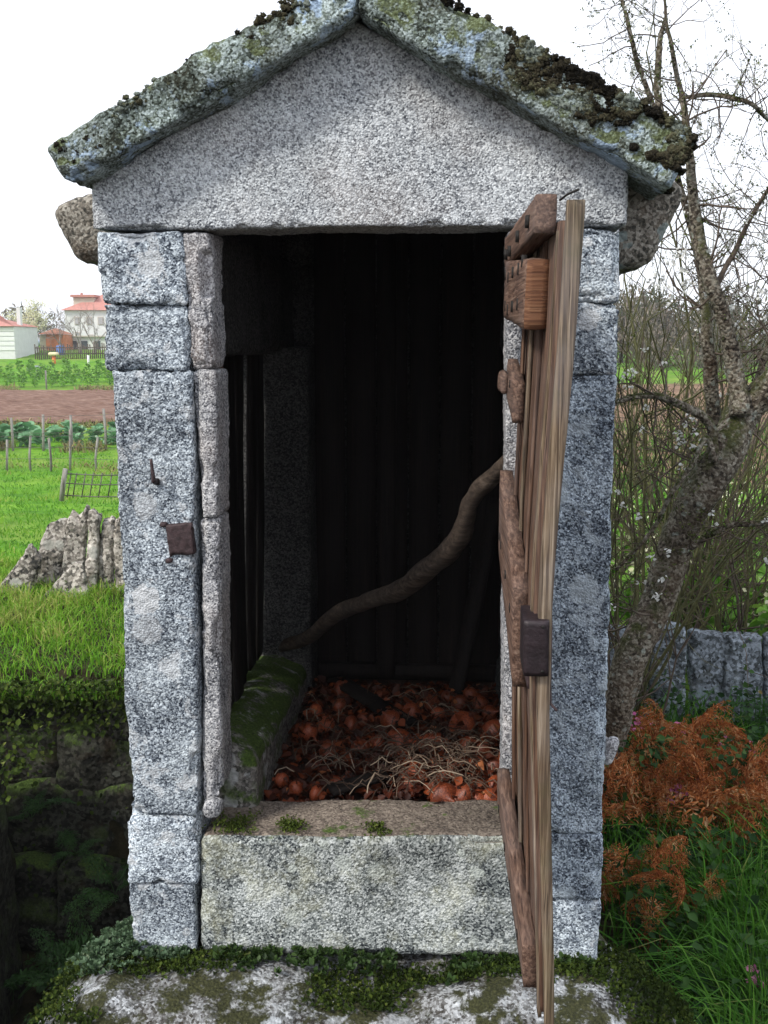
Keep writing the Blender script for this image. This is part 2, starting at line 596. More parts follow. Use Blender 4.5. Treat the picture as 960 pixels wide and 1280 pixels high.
MAT['shaded_plank'] = wood('shaded_plank_wood', [(.003, .002, .0018), (.006, .004, .0035), (.011, .007, .006), (.024, .016, .013), (.015, .012, .011)], 2, 110)  # plank wood blackened in colour to stand in for indoor shade
MAT['stick'] = wood('branch_bark', [(.018, .012, .009), (.045, .032, .024), (.08, .058, .044), (.13, .10, .08), (.10, .085, .075)], 0, 70, cracks=.3)
MAT['rust'] = plain('rusted_iron', (.045, .028, .03), .65, .5, 60, .4, .2)
MAT['lock'] = plain('dark_lock_iron', (.022, .014, .017), .5, .4, 40, .5, .3)
MAT['hole'] = plain('nail_iron', (.012, .010, .009), .7, .3, 60)

# ------------------------------------------------------------------ the setting: ground
Lp = [(-50, -1.2), (4.55, -1.15), (4.7, .12), (6.9, .16), (8.0, -.15), (11, -.75), (16, -1.4), (24, -1.93), (34, -2.04), (44, -1.85), (70, -1.6), (84, -.2), (95, .65), (110, 1.0), (200, 1.1), (3000, 1.0)]
Rp = [(-50, -.95), (3.0, -.86), (6.0, -.74), (9, -.8), (20, -1.05), (65, -.9), (120, .6), (220, .8), (3000, 0.0)]
_lx, _lz = zip(*Lp)
_rx, _rz = zip(*Rp)


def ground_z(x, y, rough=True):
    x = np.asarray(x, float); y = np.asarray(y, float)
    e = .18 * fbm(np.stack([x * 1.6, y * 0, x * 0], -1).reshape(-1, 3), 2, 9).reshape(x.shape)
    l = np.interp(y + e, _lx, _lz)
    r = np.interp(y, _rx, _rz)
    k = np.clip((x + .35) / .8 / np.maximum(1, np.abs(y) / 8), 0, 1)
    k = k * k * (3 - 2 * k)
    z = l * (1 - k) + r * k
    if rough:
        P = np.stack([x, y, x * 0], -1).reshape(-1, 3)
        amp = np.clip(np.abs(y) / 40, .25, 1.0)
        z = z + (amp.reshape(-1) * (.10 * fbm(P * .8, 3, 3) + .03 * fbm(P * 4, 2, 4))).reshape(x.shape)
    return z


def spaced(lims):
    out = []
    for a, b, n in lims:
        out += list(np.linspace(a, b, n, endpoint=False))
    out.append(lims[-1][1])
    return np.array(out)


gx = spaced([(-2500, -200, 14), (-200, -30, 34), (-30, -4, 60), (-4, 4, 110), (4, 30, 50), (30, 200, 30), (200, 2500, 14)])
gy = spaced([(-300, -4, 14), (-4, 2, 12), (2, 8, 120), (8, 30, 90), (30, 120, 120), (120, 400, 20), (400, 2800, 14)])
GX, GY = np.meshgrid(gx, gy, indexing='ij')
GZ = ground_z(GX, GY)
ii = np.arange(GX.size).reshape(GX.shape)
GF = np.stack([ii[:-1, :-1], ii[1:, :-1], ii[1:, 1:], ii[:-1, 1:]], -1).reshape(-1, 4)
M = NM('meadow_ground', .95, .1)
co = M.coords()
yv = M.sep(co, 1)
g1 = M.noise(co, .9, 6, .7)
g2 = M.noise(co, 14, 5, .75)
g3 = M.noise(co, .22, 5, .65)
gf = M.math('ADD', M.math('MULTIPLY', g1, .6), M.math('MULTIPLY', g2, .4))
grass_c = M.ramp(gf, [(.3, (.035, .10, .008)), (.46, (.075, .21, .012)), (.58, (.14, .31, .02)), (.7, (.24, .38, .05))])
soil_c = M.ramp(g2, [(.35, (.012, .010, .006)), (.6, (.04, .035, .018)), (.75, (.05, .06, .02))])
near = M.step(M.math('DIVIDE', yv, 20.0), .30, .36)
grass_c = M.mix(M.math('MULTIPLY', M.step(g3, .44, .62), .55), grass_c, M.ramp(g2, [(.3, (.12, .17, .03)), (.7, (.34, .36, .10))]))
gc = M.mix(near, soil_c, grass_c)
xv = M.sep(co, 0)
hn = M.noise(co, .16, 6, .7)
hf = M.noise(co, .7, 6, .75)
heath_c = M.ramp(hf, [(.3, (.07, .06, .03)), (.5, (.19, .115, .075)), (.65, (.27, .19, .12)), (.78, (.16, .19, .05))])
yw = M.math('ADD', M.math('DIVIDE', yv, 100.0), M.math('MULTIPLY', M.math('SUBTRACT', hn, .5), .22))
hm = M.math('MULTIPLY', M.ramp(yw, [(.17, 0.0), (.21, 1.0), (.60, 1.0), (.66, 0.0)]), M.step(M.math('DIVIDE', xv, 10.0), .05, .2))
gc = M.mix(hm, gc, heath_c)
MAT['ground'] = M.done(gc, M.bump(g2, .6, .05))
tag(MB().add(np.stack([GX, GY, GZ], -1).reshape(-1, 3), GF).build('ground', MAT['ground']), kind='structure')


def sheet(name, x0, x1, y0, y1, nx, ny, mat, lift=.05, edge=0.0, seed=0, rough=0.0):
    a = np.linspace(0, 1, nx + 1); b = np.linspace(0, 1, ny + 1)
    A, Bb = np.meshgrid(a, b, indexing='ij')
    e0 = edge * fbm(np.stack([A * 7, A * 0 + 1, A * 0], -1).reshape(-1, 3), 2, seed).reshape(A.shape)
    e1 = edge * fbm(np.stack([A * 7, A * 0 + 5, A * 0], -1).reshape(-1, 3), 2, seed).reshape(A.shape)
    X = x0 + (x1 - x0) * A
    Y = (y0 + e0) + (y1 + e1 - y0 - e0) * Bb
    Z = ground_z(X, Y) + lift
    if rough:
        Z = Z + rough * fbm(np.stack([X * 1.3, Y * 1.3, X * 0], -1).reshape(-1, 3), 3, seed + 2).reshape(X.shape)
    i = np.arange(X.size).reshape(X.shape)
    F = np.stack([i[:-1, :-1], i[1:, :-1], i[1:, 1:], i[:-1, 1:]], -1).reshape(-1, 4)
    return tag(MB().add(np.stack([X, Y, Z], -1).reshape(-1, 3), F).build(name, mat), kind='structure')


M = NM('ploughed_soil', .95, .1)
co = M.coords(0, (1, 2.2, 1))
f = M.noise(co, 1.6, 6, .75)
MAT['plough'] = M.done(M.ramp(f, [(.3, (.10, .055, .04)), (.5, (.20, .115, .085)), (.68, (.32, .22, .17))]), M.bump(f, .8, .2))
sheet('ploughed_field', -34, 6, 43.5, 68, 60, 60, MAT['plough'], .10, 1.2, 3, .12)
# ------------------------------------------------------------------ the granary
G = thing('stone_granary', 'small gabled granite granary with its wooden door standing open', 'granary', ORG, -TH)
BT = -.2                                      # top of the boulder it stands on


def Q(pts, v=0.0):
    return [at_v(x, y, v) for x, y in pts]


def block(name, pts, v0, v1, mat, lab=None, **kw):
    o = stone(name, Q(pts, max(v0, 0)), v0, v1, mat, G, **kw)
    if lab: o['label'] = lab
    return o


# left jamb: five dressed blocks and the moulded strip beside the opening
J = MAT['jamb']
jk = dict(res=.0065, r=.010, amp=.007, fine=.0034, high=75)
block('jamb_stone', [(124, 379), (233, 381), (226, 288), (121, 290)], 0, .19, J, seed=1, **jk)
block('jamb_stone', [(131, 463), (238, 464), (234, 381), (127, 380)], .004, .19, J, seed=2, **jk)


def bulge(V):
    w = np.clip(1 - (V[:, 0] + .80) / .035, 0, 1)
    V = V.copy()
    e = -.757 + .02 * fbm(np.stack([V[:, 2] * 5, V[:, 2] * 0, V[:, 2] * 0], 1), 3, 78)
    V[:, 1] += .05 * np.clip((e - V[:, 0]) / .006, 0, 1) * np.clip((.09 - V[:, 1]) / .06, 0, 1)
    V[:, 0] += w * .010 * fbm(V * 9, 3, 77)
    return V


block('jamb_stone', [(157, 1019), (249, 1021), (239, 464), (133, 464)], 0, .19, J, seed=3, warp=bulge, res=.0065, r=.010, amp=.010, fine=.0034, high=75)
block('jamb_stone', [(161, 1103), (249, 1104), (250, 1021), (156, 1020)], -.012, .19, J, seed=4, **jk)
block('jamb_stone', [(166, 1190), (246, 1192), (243, 1104), (161, 1104)], -.004, .19, J, seed=5, **jk)


def notch(V):
    V = V.copy()
    u, z = V[:, 0], V[:, 2]
    zt, zb = at_v(260, 312)[1], at_v(260, 374)[1]
    ul = at_v(249, 340)[0]
    k = np.clip((zt - z) / .008, 0, 1) * np.clip((z - zb) / .008, 0, 1) * np.clip((u - ul) / .008, 0, 1)
    front = np.clip((.06 - V[:, 1]) / .05, 0, 1)
    V[:, 1] += k * front * .03
    V[:, 0] -= np.clip((u - at_v(266, 340)[0]) / .01, 0, 1) * k * .012
    return V


mk_ = dict(res=.0065, r=.011, amp=.005, fine=.003, high=75)
block('moulding_stone', [(238, 462), (268, 462), (262, 289), (226, 289)], .006, .18, MAT['mould'], seed=11, warp=notch, **mk_)


def channel(V):
    V = V.copy()
    u = V[:, 0]
    c = np.interp(V[:, 2], [at_v(0, 1000)[1], at_v(0, 470)[1]], [at_v(252, 1000)[0], at_v(244, 470)[0]])
    k = np.exp(-((u - c) / .011) ** 2) * np.clip((.05 - V[:, 1]) / .04, 0, 1)
    V[:, 1] += k * .02
    return V


block('moulding_stone', [(252, 648), (272, 648), (269, 463), (240, 463)], .006, .18, MAT['mould'], seed=12, warp=channel, **mk_)
block('moulding_stone', [(252, 1012), (277, 996), (273, 649), (250, 649)], .010, .18, MAT['mould'], seed=13, warp=channel, **mk_)
V, F = lump((.05, .05, .05), .01, .02, .012, 3, 20, .004, 60)
uu, zz = at_v(268, 1008, 0)
MB().add(V + np.array([uu, -.005, zz]), F).build('chip_stone', MAT['mould'], G)

# right jamb
K = MAT['jamb_shade']
block('jamb_stone', [(652, 377), (774, 378), (777, 285), (652, 286)], 0, .19, MAT['jamb'], seed=21, **jk)
block('jamb_stone', [(652, 467), (770, 468), (774, 379), (652, 378)], .003, .19, MAT['jamb'], seed=22, **jk)
block('jamb_stone', [(650, 1042), (754, 1043), (770, 469), (652, 468)], 0, .19, K, 'lower jamb block toned with blue grey shade', seed=23, res=.0065, r=.010, amp=.009, fine=.0034, high=75)
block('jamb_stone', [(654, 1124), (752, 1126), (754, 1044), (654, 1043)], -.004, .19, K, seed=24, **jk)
block('jamb_stone', [(656, 1205), (749, 1207), (752, 1127), (656, 1125)], -.001, .19, MAT['jamb'], seed=25, **jk)
block('moulding_stone', [(633, 467), (653, 467), (653, 287), (634, 287)], .004, .18, MAT['mould'], seed=26, **mk_)
block('moulding_stone', [(628, 1000), (652, 1000), (653, 468), (633, 468)], .004, .18, MAT['mould'], seed=27, **mk_)

# threshold
V, F = stone_mesh(Q([(250, 1192), (655, 1199), (655, 1046), (250, 1046)]), -.006, .27, res=.008, r=.03, amp=.008, fine=.003, seed=31)
cz = V[F].mean(1)
nz = np.cross(V[F[:, 1]] - V[F[:, 0]], V[F[:, 2]] - V[F[:, 0]])
nz = nz[:, 2] / np.linalg.norm(nz, axis=1)
worn = ((nz > .55) & (cz[:, 1] > .012)).astype(int)
mb = MB(); mb.add(V, F[worn == 0]); mb.add(V, F[worn == 1], mi=1)
mb.V = [V]; mb.F = [F[worn == 0], F[worn == 1]]
mb.build('threshold_stone', [MAT['sill'], MAT['silltop']], G)

# gable stone over the door: one five-sided block
gl, gr = at_v(115, 286)[0], at_v(783, 284)[0]
gz = at_v(450, 284)[1]
us, zs = zip(at_v(115, 228), at_v(270, 132), at_v(445, 26), at_v(610, 108), at_v(783, 197))


def gablewarp(V):
    V = V.copy()
    t = (V[:, 2] - gz) / .5
    V[:, 2] = gz + t * (np.interp(V[:, 0], us, zs) - gz)
    return V


V, F = stone_mesh([(gl, gz), (gr, gz), (gr, gz + .5), (gl, gz + .5)], 0, .2, res=.007, r=.012, amp=.006, fine=.0024, seed=41, warp=gablewarp, high=70)
MB().add(V, F).build('gable_stone', MAT['gable'], G)

# back of the granary, corner posts, side beams and plank walls
DEP = 1.86
fl_z = .15
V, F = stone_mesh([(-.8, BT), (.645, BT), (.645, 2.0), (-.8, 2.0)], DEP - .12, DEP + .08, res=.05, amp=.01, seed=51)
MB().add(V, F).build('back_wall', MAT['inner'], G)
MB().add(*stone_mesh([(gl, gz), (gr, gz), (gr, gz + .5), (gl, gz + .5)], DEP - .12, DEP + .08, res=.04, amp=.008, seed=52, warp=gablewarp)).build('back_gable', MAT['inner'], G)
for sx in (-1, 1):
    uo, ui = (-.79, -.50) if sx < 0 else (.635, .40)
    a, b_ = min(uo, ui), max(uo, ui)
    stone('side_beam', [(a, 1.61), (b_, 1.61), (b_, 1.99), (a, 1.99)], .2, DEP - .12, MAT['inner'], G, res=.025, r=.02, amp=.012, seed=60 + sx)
    uo, ui = (-.79, -.42) if sx < 0 else (.635, .40)
    a, b_ = min(uo, ui), max(uo, ui)

    def slope(V, sx=sx):
        V = V.copy()
        k = np.clip((V[:, 1] - .2) / 1.3, 0, 1)
        top = np.clip((V[:, 2] - .1) / .2, 0, 1)
        V[:, 2] -= top * (k * .09)
        inn = np.clip(1 - np.abs(V[:, 0] - (-.42 if sx < 0 else .40)) / .12, 0, 1) * top
        V[:, 2] -= inn * .05
        return V
    mb_ = granite('granite_mossy_ledge', light=(.26, .25, .23), mid=(.15, .14, .13), dark=(.04, .04, .035), grain=100, lichen=.72, blot=.2, moss=(-.4, .1, .40)) if sx < 0 else MAT['inner']
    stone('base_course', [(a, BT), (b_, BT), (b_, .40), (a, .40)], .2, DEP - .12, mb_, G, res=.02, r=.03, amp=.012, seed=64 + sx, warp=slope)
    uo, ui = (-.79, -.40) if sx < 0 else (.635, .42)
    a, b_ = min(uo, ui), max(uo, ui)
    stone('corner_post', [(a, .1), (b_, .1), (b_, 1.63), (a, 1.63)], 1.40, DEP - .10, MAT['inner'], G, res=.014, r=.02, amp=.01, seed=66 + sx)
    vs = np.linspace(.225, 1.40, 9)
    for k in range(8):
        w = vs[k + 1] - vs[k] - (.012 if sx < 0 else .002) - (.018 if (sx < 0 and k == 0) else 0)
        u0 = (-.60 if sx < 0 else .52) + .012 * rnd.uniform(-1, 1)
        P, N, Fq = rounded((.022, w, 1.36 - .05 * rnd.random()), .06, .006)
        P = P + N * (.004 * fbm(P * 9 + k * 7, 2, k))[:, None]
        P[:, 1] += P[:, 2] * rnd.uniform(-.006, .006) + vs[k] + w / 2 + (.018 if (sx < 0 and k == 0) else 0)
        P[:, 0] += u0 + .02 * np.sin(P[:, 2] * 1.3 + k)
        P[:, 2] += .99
        MB().add(P, Fq).build('plank', MAT['shaded_plank'], G)
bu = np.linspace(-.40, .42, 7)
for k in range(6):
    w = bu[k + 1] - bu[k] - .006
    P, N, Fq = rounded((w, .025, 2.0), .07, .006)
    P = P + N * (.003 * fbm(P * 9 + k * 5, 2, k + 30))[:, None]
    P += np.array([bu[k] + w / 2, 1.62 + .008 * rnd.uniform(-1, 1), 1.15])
    MB().add(P, Fq).build('plank', MAT['shaded_plank'], G)
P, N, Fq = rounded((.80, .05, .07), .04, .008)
MB().add(P + np.array([.01, 1.585, .195]), Fq).build('bottom_rail', MAT['shaded_plank'], G)
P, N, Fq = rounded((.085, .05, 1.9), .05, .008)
MB().add(P + np.array([-.085, 1.58, 1.12]), Fq).build('back_post', MAT['shaded_plank'], G)
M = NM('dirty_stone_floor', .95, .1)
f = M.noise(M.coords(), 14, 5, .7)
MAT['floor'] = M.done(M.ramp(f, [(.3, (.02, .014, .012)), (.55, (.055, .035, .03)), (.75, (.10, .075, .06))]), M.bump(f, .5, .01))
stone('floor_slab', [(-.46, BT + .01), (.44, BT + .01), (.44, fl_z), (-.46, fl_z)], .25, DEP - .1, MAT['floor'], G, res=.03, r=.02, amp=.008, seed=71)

# roof: two slabs each side, one behind the other, with moss on them
M = NM('roof_moss', .95, .1)
c = M.ramp(M.attr(), [(0, (.016, .014, .010)), (.3, (.05, .043, .028)), (.55, (.09, .082, .05)), (.8, (.15, .155, .09)), (1, (.27, .31, .27))])
h = M.noise(M.coords(), 160, 4, .7)
MAT['crust'] = M.done(M.mix(.8, c, M.ramp(h, [(.3, .4), (.7, 1.5)]), 'MULTIPLY'), M.bump(h, 1.0, .012))


BV, BF = box_grid(4, 4, 4)
BV = unit(BV)


def crust(Pp, n, size, seed, lo=.0, hi=1.0):
    """lumpy cushions of moss with ragged leafy bits"""
    mb = MB()
    r2 = np.random.default_rng(seed)
    for p in Pp:
        rr = size * r2.uniform(.35, 1.0)
        Vb = BV * rr * np.array([r2.uniform(.8, 1.3), r2.uniform(.8, 1.2), r2.uniform(.7, 1.1)])
        Vb = Vb * (1 + .75 * fbm(BV * 2.3 + p * 40, 2, seed))[:, None]
        tone = np.clip(.42 + .9 * float(noise3((p * 16)[None], 3)[0]) + r2.normal() * .12 + r2.normal(size=len(BF)) * .08, 0, 1)
        mb.add(Vb + p, BF)
        mb.T[-1] = tone
        k = n
        d = unit(r2.normal(size=(k, 3)) + np.array([0, -.2, .4]))
        pos = p + d * rr * r2.uniform(.75, 1.15, (k, 1)) * np.array([1.1, 1.1, .75])
        add_leaves(mb, pos, d + 1.0 * r2.normal(size=(k, 3)), rr * r2.uniform(.25, .7, k), .6, .5, np.clip(tone.mean() + r2.normal(size=k) * .2, 0, 1), .3)
    return mb


slabsL = Q([(57, 201), (446, -3), (446, -62), (60, 178)], -.1)
slabsR = Q([(447, -8), (843, 215), (868, 176), (447, -68)], -.1)
# true slab outlines in the front plane: lower edge then upper edge
slabsL = Q([(88, 232), (447, 20), (447, -46), (58, 186)], -.1)
slabsR = Q([(447, 18), (838, 236), (868, 172), (447, -58)], -.1)
for si, (qd, sd) in enumerate(((slabsL, 81), (slabsR, 91))):
    for k in range(3):
        v0 = -.115 + k * .72
        v1 = v0 + .712
        rr = .014
        V, F = stone_mesh(qd, v0, v1, res=.0095 if k == 0 else .03, r=rr, amp=.022, fine=.006, seed=sd + k, low=5, high=38, cap=110)
        # upper outer edge lumpier
        q = np.array(qd)
        o = MB().add(V, F).build('roof_slab', MAT['roof'], G)
        if si == 1 and k == 0: o['label'] = 'front roof slab crusted with dark lumpy moss'
        # moss along the top and the front face
        r2 = np.random.default_rng(sd + 40 + k)
        m = 800 if k == 0 else 160
        if si == 0: m = int(m * .22)
        t = .04 + .96 * r2.random(m)
        if si == 1: t = .04 + .96 * r2.random(m) ** .6
        vv = v0 + (v1 - v0) * r2.random(m) ** (1.7 if k == 0 else 1)
        base = q[3][None] * (1 - t[:, None]) + q[2][None] * t[:, None] if si == 0 else q[3][None] * (1 - t[:, None]) + q[2][None] * t[:, None]
        Pp = np.stack([base[:, 0], vv, base[:, 1] + r2.normal(size=m) * .006 + .004], 1)
        if k == 0:      # the weathered face of the slab, thick towards the eaves of the mossy side
            m2 = 900 if si == 1 else 260
            t = .03 + .97 * r2.random(m2)
            if si == 1: t = 1 - (.40 + .60 * t ** .7)
            if si == 1: t = 1 - t
            s_ = r2.random(m2) ** (1.0 if si == 1 else .6)
            keep_ = fbm(np.stack([t * 9, s_ * 2.5, t * 0 + sd], 1), 3, sd) > (-.08 if si == 1 else .04)
            t, s_ = t[keep_], s_[keep_]; m2 = len(t)
            s_ = (.30 + .70 * s_)[:, None]
            lo_ = q[0][None] * (1 - t[:, None]) + q[1][None] * t[:, None]
            hi_ = q[3][None] * (1 - t[:, None]) + q[2][None] * t[:, None]
            pf = lo_ * (1 - s_) + hi_ * s_
            Pf = np.stack([pf[:, 0], np.full(m2, v0 + .003), pf[:, 1]], 1)
            Pp = np.concatenate([Pp, Pf])
            if si == 1:
                e_ = r2.random(46)[:, None]
                pe = q[1][None] * (1 - e_) + q[2][None] * e_
                Pp = np.concatenate([Pp, np.stack([pe[:, 0] + .008, v0 + .5 * r2.random(46), pe[:, 1] - .01], 1)])
        mo = crust(Pp, 22 if k == 0 else 5, .0125 if si == 1 else .0085, sd + k, 0, 1).build('moss_crust', MAT['crust'], o)
        mo['kind'] = 'stuff'

# cornice stones under the eaves
V, F = stone_mesh([at_v(92, 326, .25), (-.74, at_v(92, 326, .25)[1] - .02), (-.74, at_v(92, 248, .25)[1] + .05), at_v(60, 258, .25)], .24, 1.0, res=.014, r=.05, amp=.02, fine=.006, seed=101)
MB().add(V, F).build('cornice_stone', MAT['cornice'], G)
V, F = stone_mesh([(.58, at_v(790, 337, .16)[1]), at_v(812, 332, .16), at_v(862, 232, .16), (.58, at_v(790, 195, .16)[1])], .15, 1.0, res=.014, r=.045, amp=.018, fine=.006, seed=102)
MB().add(V, F).build('cornice_stone', MAT['cornice'], G)
for sx, u0, u1 in ((-1, -.95, -.6), (1, .56, .80)):
    stone('cornice_stone', [(u0, 1.93), (u1, 1.93), (u1, 2.10 if sx > 0 else 2.13), (u0, 2.10)], 1.01, DEP + .05, MAT['cornice'], G, res=.03, r=.04, amp=.015, seed=104 + sx)
# wall head filling the space between the beams and the roof
stone('wall_head', [(-.79, 1.99), (-.56, 1.99), (-.56, 2.21), (-.79, 2.08)], .2, DEP - .1, MAT['inner'], G, res=.04, amp=.008, seed=108)
stone('wall_head', [(.44, 1.99), (.636, 1.99), (.636, 2.11), (.44, 2.22)], .2, DEP - .1, MAT['inner'], G, res=.04, amp=.008, seed=109)

# white stone wedged beside the right jamb
V, F = lump((.032, .05, .075), .006, .016, .018, 5, 22, .006, 70)
uu, zz = at_v(761, 940, .02)
MB().add(V + np.array([uu, .04, zz]), F).build('chip_stone', granite('pale_stone', light=(.62, .62, .64), mid=(.42, .42, .44), dark=(.15, .15, .16), grain=200, lichen=0), G)['label'] = 'small pale stone stuck to the jamb edge'

# ironwork on the left jamb
uu, zz = at_v(196, 600); ut, zt = at_v(193, 572)
pts, rd = smooth_path([(uu, .02, zz - .004), (uu, -.03, zz), (uu + .002, -.04, zz + .012), (ut, -.036, zt)], [.007, .007, .0055, .004], 5)
V, fs = tube(pts, rd, 8, .15, 3)
MB().add(V, fs).build('iron_hook', MAT['rust'], G)
P, N, F = rounded((.020, .012, .020), .005, .006)
MB().add(P + np.array([uu, -.004, zz - .004]), F).build('hook_socket', MAT['hole'], G)
V, F = stone_mesh(Q([(213, 697), (244, 692), (241, 652), (208, 656)]), -.012, .02, res=.006, r=.004, amp=.004, fine=.0015, seed=120)
kp = MB().add(V, F).build('latch_keeper', MAT['rust'], G)
for (x, y) in ((205, 655), (212, 700)):
    a_, b_ = at_v(x, y)
    P, N, F = rounded((.022, .018, .014), .005, .005)
    P = P + N * (.003 * fbm(P * 90, 2, 3))[:, None]
    MB().add(P + np.array([a_, -.004, b_]), F).build('lug', MAT['rust'], kp)

# ------------------------------------------------------------------ the open door
VN, VF = -.83, -.025
_ne = [at_v(px, py, VN) for px, py in ((709, 258), (698, 430), (686, 576), (677, 690), (673, 765), (671, 890), (675, 1040), (680, 1215), (682, 1330))]
_fe = [at_v(px, py, VF) for px, py in ((654, 290), (652, 372), (647, 482), (642, 595), (640, 700), (639, 870), (638, 970), (637, 1075))]


def dedge(t):
    """hinge edge and free edge of the warped door at height share t"""
    zf, zn = .22 + 1.73 * t, .16 + 1.765 * t
    f = sorted((z, u) for u, z in _fe); n_ = sorted((z, u) for u, z in _ne)
    uf = np.interp(zf, [q[0] for q in f], [q[1] for q in f])
    un = np.interp(zn, [q[0] for q in n_], [q[1] for q in n_])
    return np.stack([uf, np.full_like(zf, VF), zf], -1), np.stack([un, np.full_like(zn, VN), zn], -1)


def dpt(s, t, off=0.0):
    """door surface: s 0 at the hinges .. 1 at the free edge, t 0 bottom .. 1 top, off = towards the opening"""
    a, b = dedge(np.array(float(t)))
    p = a * (1 - s) + b * s
    return p + np.array([-off, 0, 0])


def door_piece(s0, s1, t0, t1, o0, o1, res=.02, r=.004, amp=.0025, seed=0, sh=(0, 0), hi=16, taper=0.0, mi=None):
    """a board lying on the door; sh = rise of the t range from hinge to free edge"""
    P, N, F = rounded(((s1 - s0) * .82, o1 - o0, (t1 - t0) * 1.75), res, r)
    P = P + N * (amp * fbm(P * np.array([hi, hi, hi * .3]) + seed, 3, seed))[:, None]
    d = np.array([(s1 - s0) * .82, o1 - o0, (t1 - t0) * 1.75])
    a = P / d + .5
    s = s0 + (s1 - s0) * a[:, 0]
    t = t0 + (t1 - t0) * a[:, 2] + sh[0] + (sh[1] - sh[0]) * a[:, 0]
    lo = o0 * (1 - taper * (1 - np.clip(t, 0, 1)))
    off = lo + (o1 - lo) * a[:, 1]
    A, B = dedge(t)
    X = A * (1 - s[:, None]) + B * s[:, None]
    X[:, 0] -= off
    return X, F


V, F = door_piece(.965, 1.0, -.03, 1.0, -.036, .0, res=.012, amp=.0015, seed=2, hi=20, taper=.42)
D = MB().add(V, F).build('door', MAT['door_edge'], G)
D['label'] = 'weathered plank door standing open towards the viewer'
ss = [0.0, .24, .48, .72, .962]
for k in range(4):
    jl = rnd.uniform(-.004, .004)
    V, F = door_piece(ss[k] + .007, ss[k + 1] - .007, .0 + .006 * k, .985 + rnd.uniform(-.01, .006), -.026 + jl, .0 + jl + .003 * (k % 2), res=.02, amp=.004, seed=10 + k, hi=14)
    MB().add(V, F).build('plank', MAT['door'], D)
    # moulded lip standing along the board's edge
    V, F = door_piece(ss[k + 1] - .05, ss[k + 1] - .022, .005, .97, .0, .011, res=.02, amp=.002, seed=20 + k, hi=18)
    MB().add(V, F).build('cover_strip', MAT['door_edge'] if k % 2 else MAT['door'], D)
# battens across the inner face
V, F = door_piece(.02, .90, .955, .998, .008, .05, res=.016, amp=.0018, seed=31, sh=(-.012, .012), hi=14, r=.003)
bt = MB().add(V, F).build('batten', MAT['batten'], D)
V, F = door_piece(.10, .80, .862, .945, .004, .055, res=.02, amp=.004, seed=32, sh=(.006, -.004), r=.006)
n_ = np.cross(V[F[:, 1]] - V[F[:, 0]], V[F[:, 2]] - V[F[:, 0]])
n_ = n_ / np.linalg.norm(n_, axis=1, keepdims=True)
end = np.abs(n_[:, 1]) > .7
mb = MB(); mb.V = [V]; mb.n = len(V)
mb.F = [F[~end], F[end]]; mb.T = [np.full((~end).sum(), .5), np.full(end.sum(), .5)]; mb.M = [np.zeros((~end).sum()), np.ones(end.sum())]
b2 = mb.build('batten', [MAT['batten'], MAT['endgrain']], D)
b2['label'] = 'thick red brown batten with nail holes'
for (s, t) in ((.16, .93), (.28, .925), (.42, .93), (.6, .932), (.2, .885), (.3, .88), (.44, .885), (.62, .888), (.7, .94), (.5, .975), (.25, .962), (.12, .96), (.75, .985)):
    V, F = door_piece(s - .012, s + .012, t - .008, t + .008, .045, .0585, res=.02, r=.003, amp=.001, seed=3)
    MB().add(V, F).build('nail', MAT['hole'], D)
for (s, t, o_) in ((.2, .528, .042), (.45, .515, .042), (.68, .50, .042), (.15, .535, .042), (.12, .082, .042), (.35, .078, .042), (.55, .074, .042), (.78, .07, .042), (.2, .772, .035), (.1, .78, .035), (.08, .53, .042)):
    V, F = door_piece(s - .010, s + .010, t - .006, t + .006, o_ - .01, o_ + .0015, res=.02, r=.003, amp=.001, seed=3)
    MB().add(V, F).build('nail', MAT['hole'], D)
V, F = door_piece(.03, .34, .742, .80, .004, .034, res=.016, amp=.0018, seed=33, hi=14, r=.006, sh=(.006, -.022))
MB().add(V, F).build('batten', MAT['batten'], D)
V, F = door_piece(-.02, .12, .752, .785, .03, .052, res=.012, amp=.004, seed=34, hi=18, r=.012)
MB().add(V, F).build('turn_button', MAT['batten'], D)
V, F = door_piece(.02, .78, .47, .60, .004, .040, res=.02, amp=.0018, seed=35, hi=12, r=.003, sh=(.03, -.06))
MB().add(V, F).build('batten', MAT['batten'], D)
V, F = door_piece(.02, .92, .055, .115, .004, .040, res=.02, amp=.0018, seed=36, hi=12, r=.003, sh=(.015, -.015))
MB().add(V, F).build('batten', MAT['batten'], D)
# lock case on the free edge
V, F = door_piece(.88, 1.02, .467, .533, -.022, .030, res=.01, r=.003, amp=.0015, seed=41)
lk = MB().add(V, F).build('lock_case', MAT['lock'], D)
for t in (.474, .527):
    p = dpt(1.022, t, -.008)
    P, N, F = rounded((.007, .006, .007), .003, .003)
    MB().add(P + p, F).build('screw', MAT['hole'], lk)
V, F = door_piece(.70, .87, .425, .475, .002, .012, res=.012, r=.002, amp=.002, seed=42)
MB().add(V, F).build('rusty_plate', MAT['rust'], D)
p0, p1, p2 = dpt(.99, .455, -.026), dpt(.99, .43, -.028), dpt(1.01, .425, -.04)
V, fs = tube(np.array([dpt(.99, .53, -.026), p0, p1, p2]), [.004, .004, .0035, .003], 6)
MB().add(V, fs).build('bolt_rod', MAT['rust'], D)
p0 = dpt(1.0, 1.0, .012)
V, fs = tube(np.array([p0 + (0, .02, 0), p0 + (.012, 0, .008), p0 + (.03, -.02, .014)]), .0025, 6)
MB().add(V, fs).build('bent_nail', MAT['hole'], D)

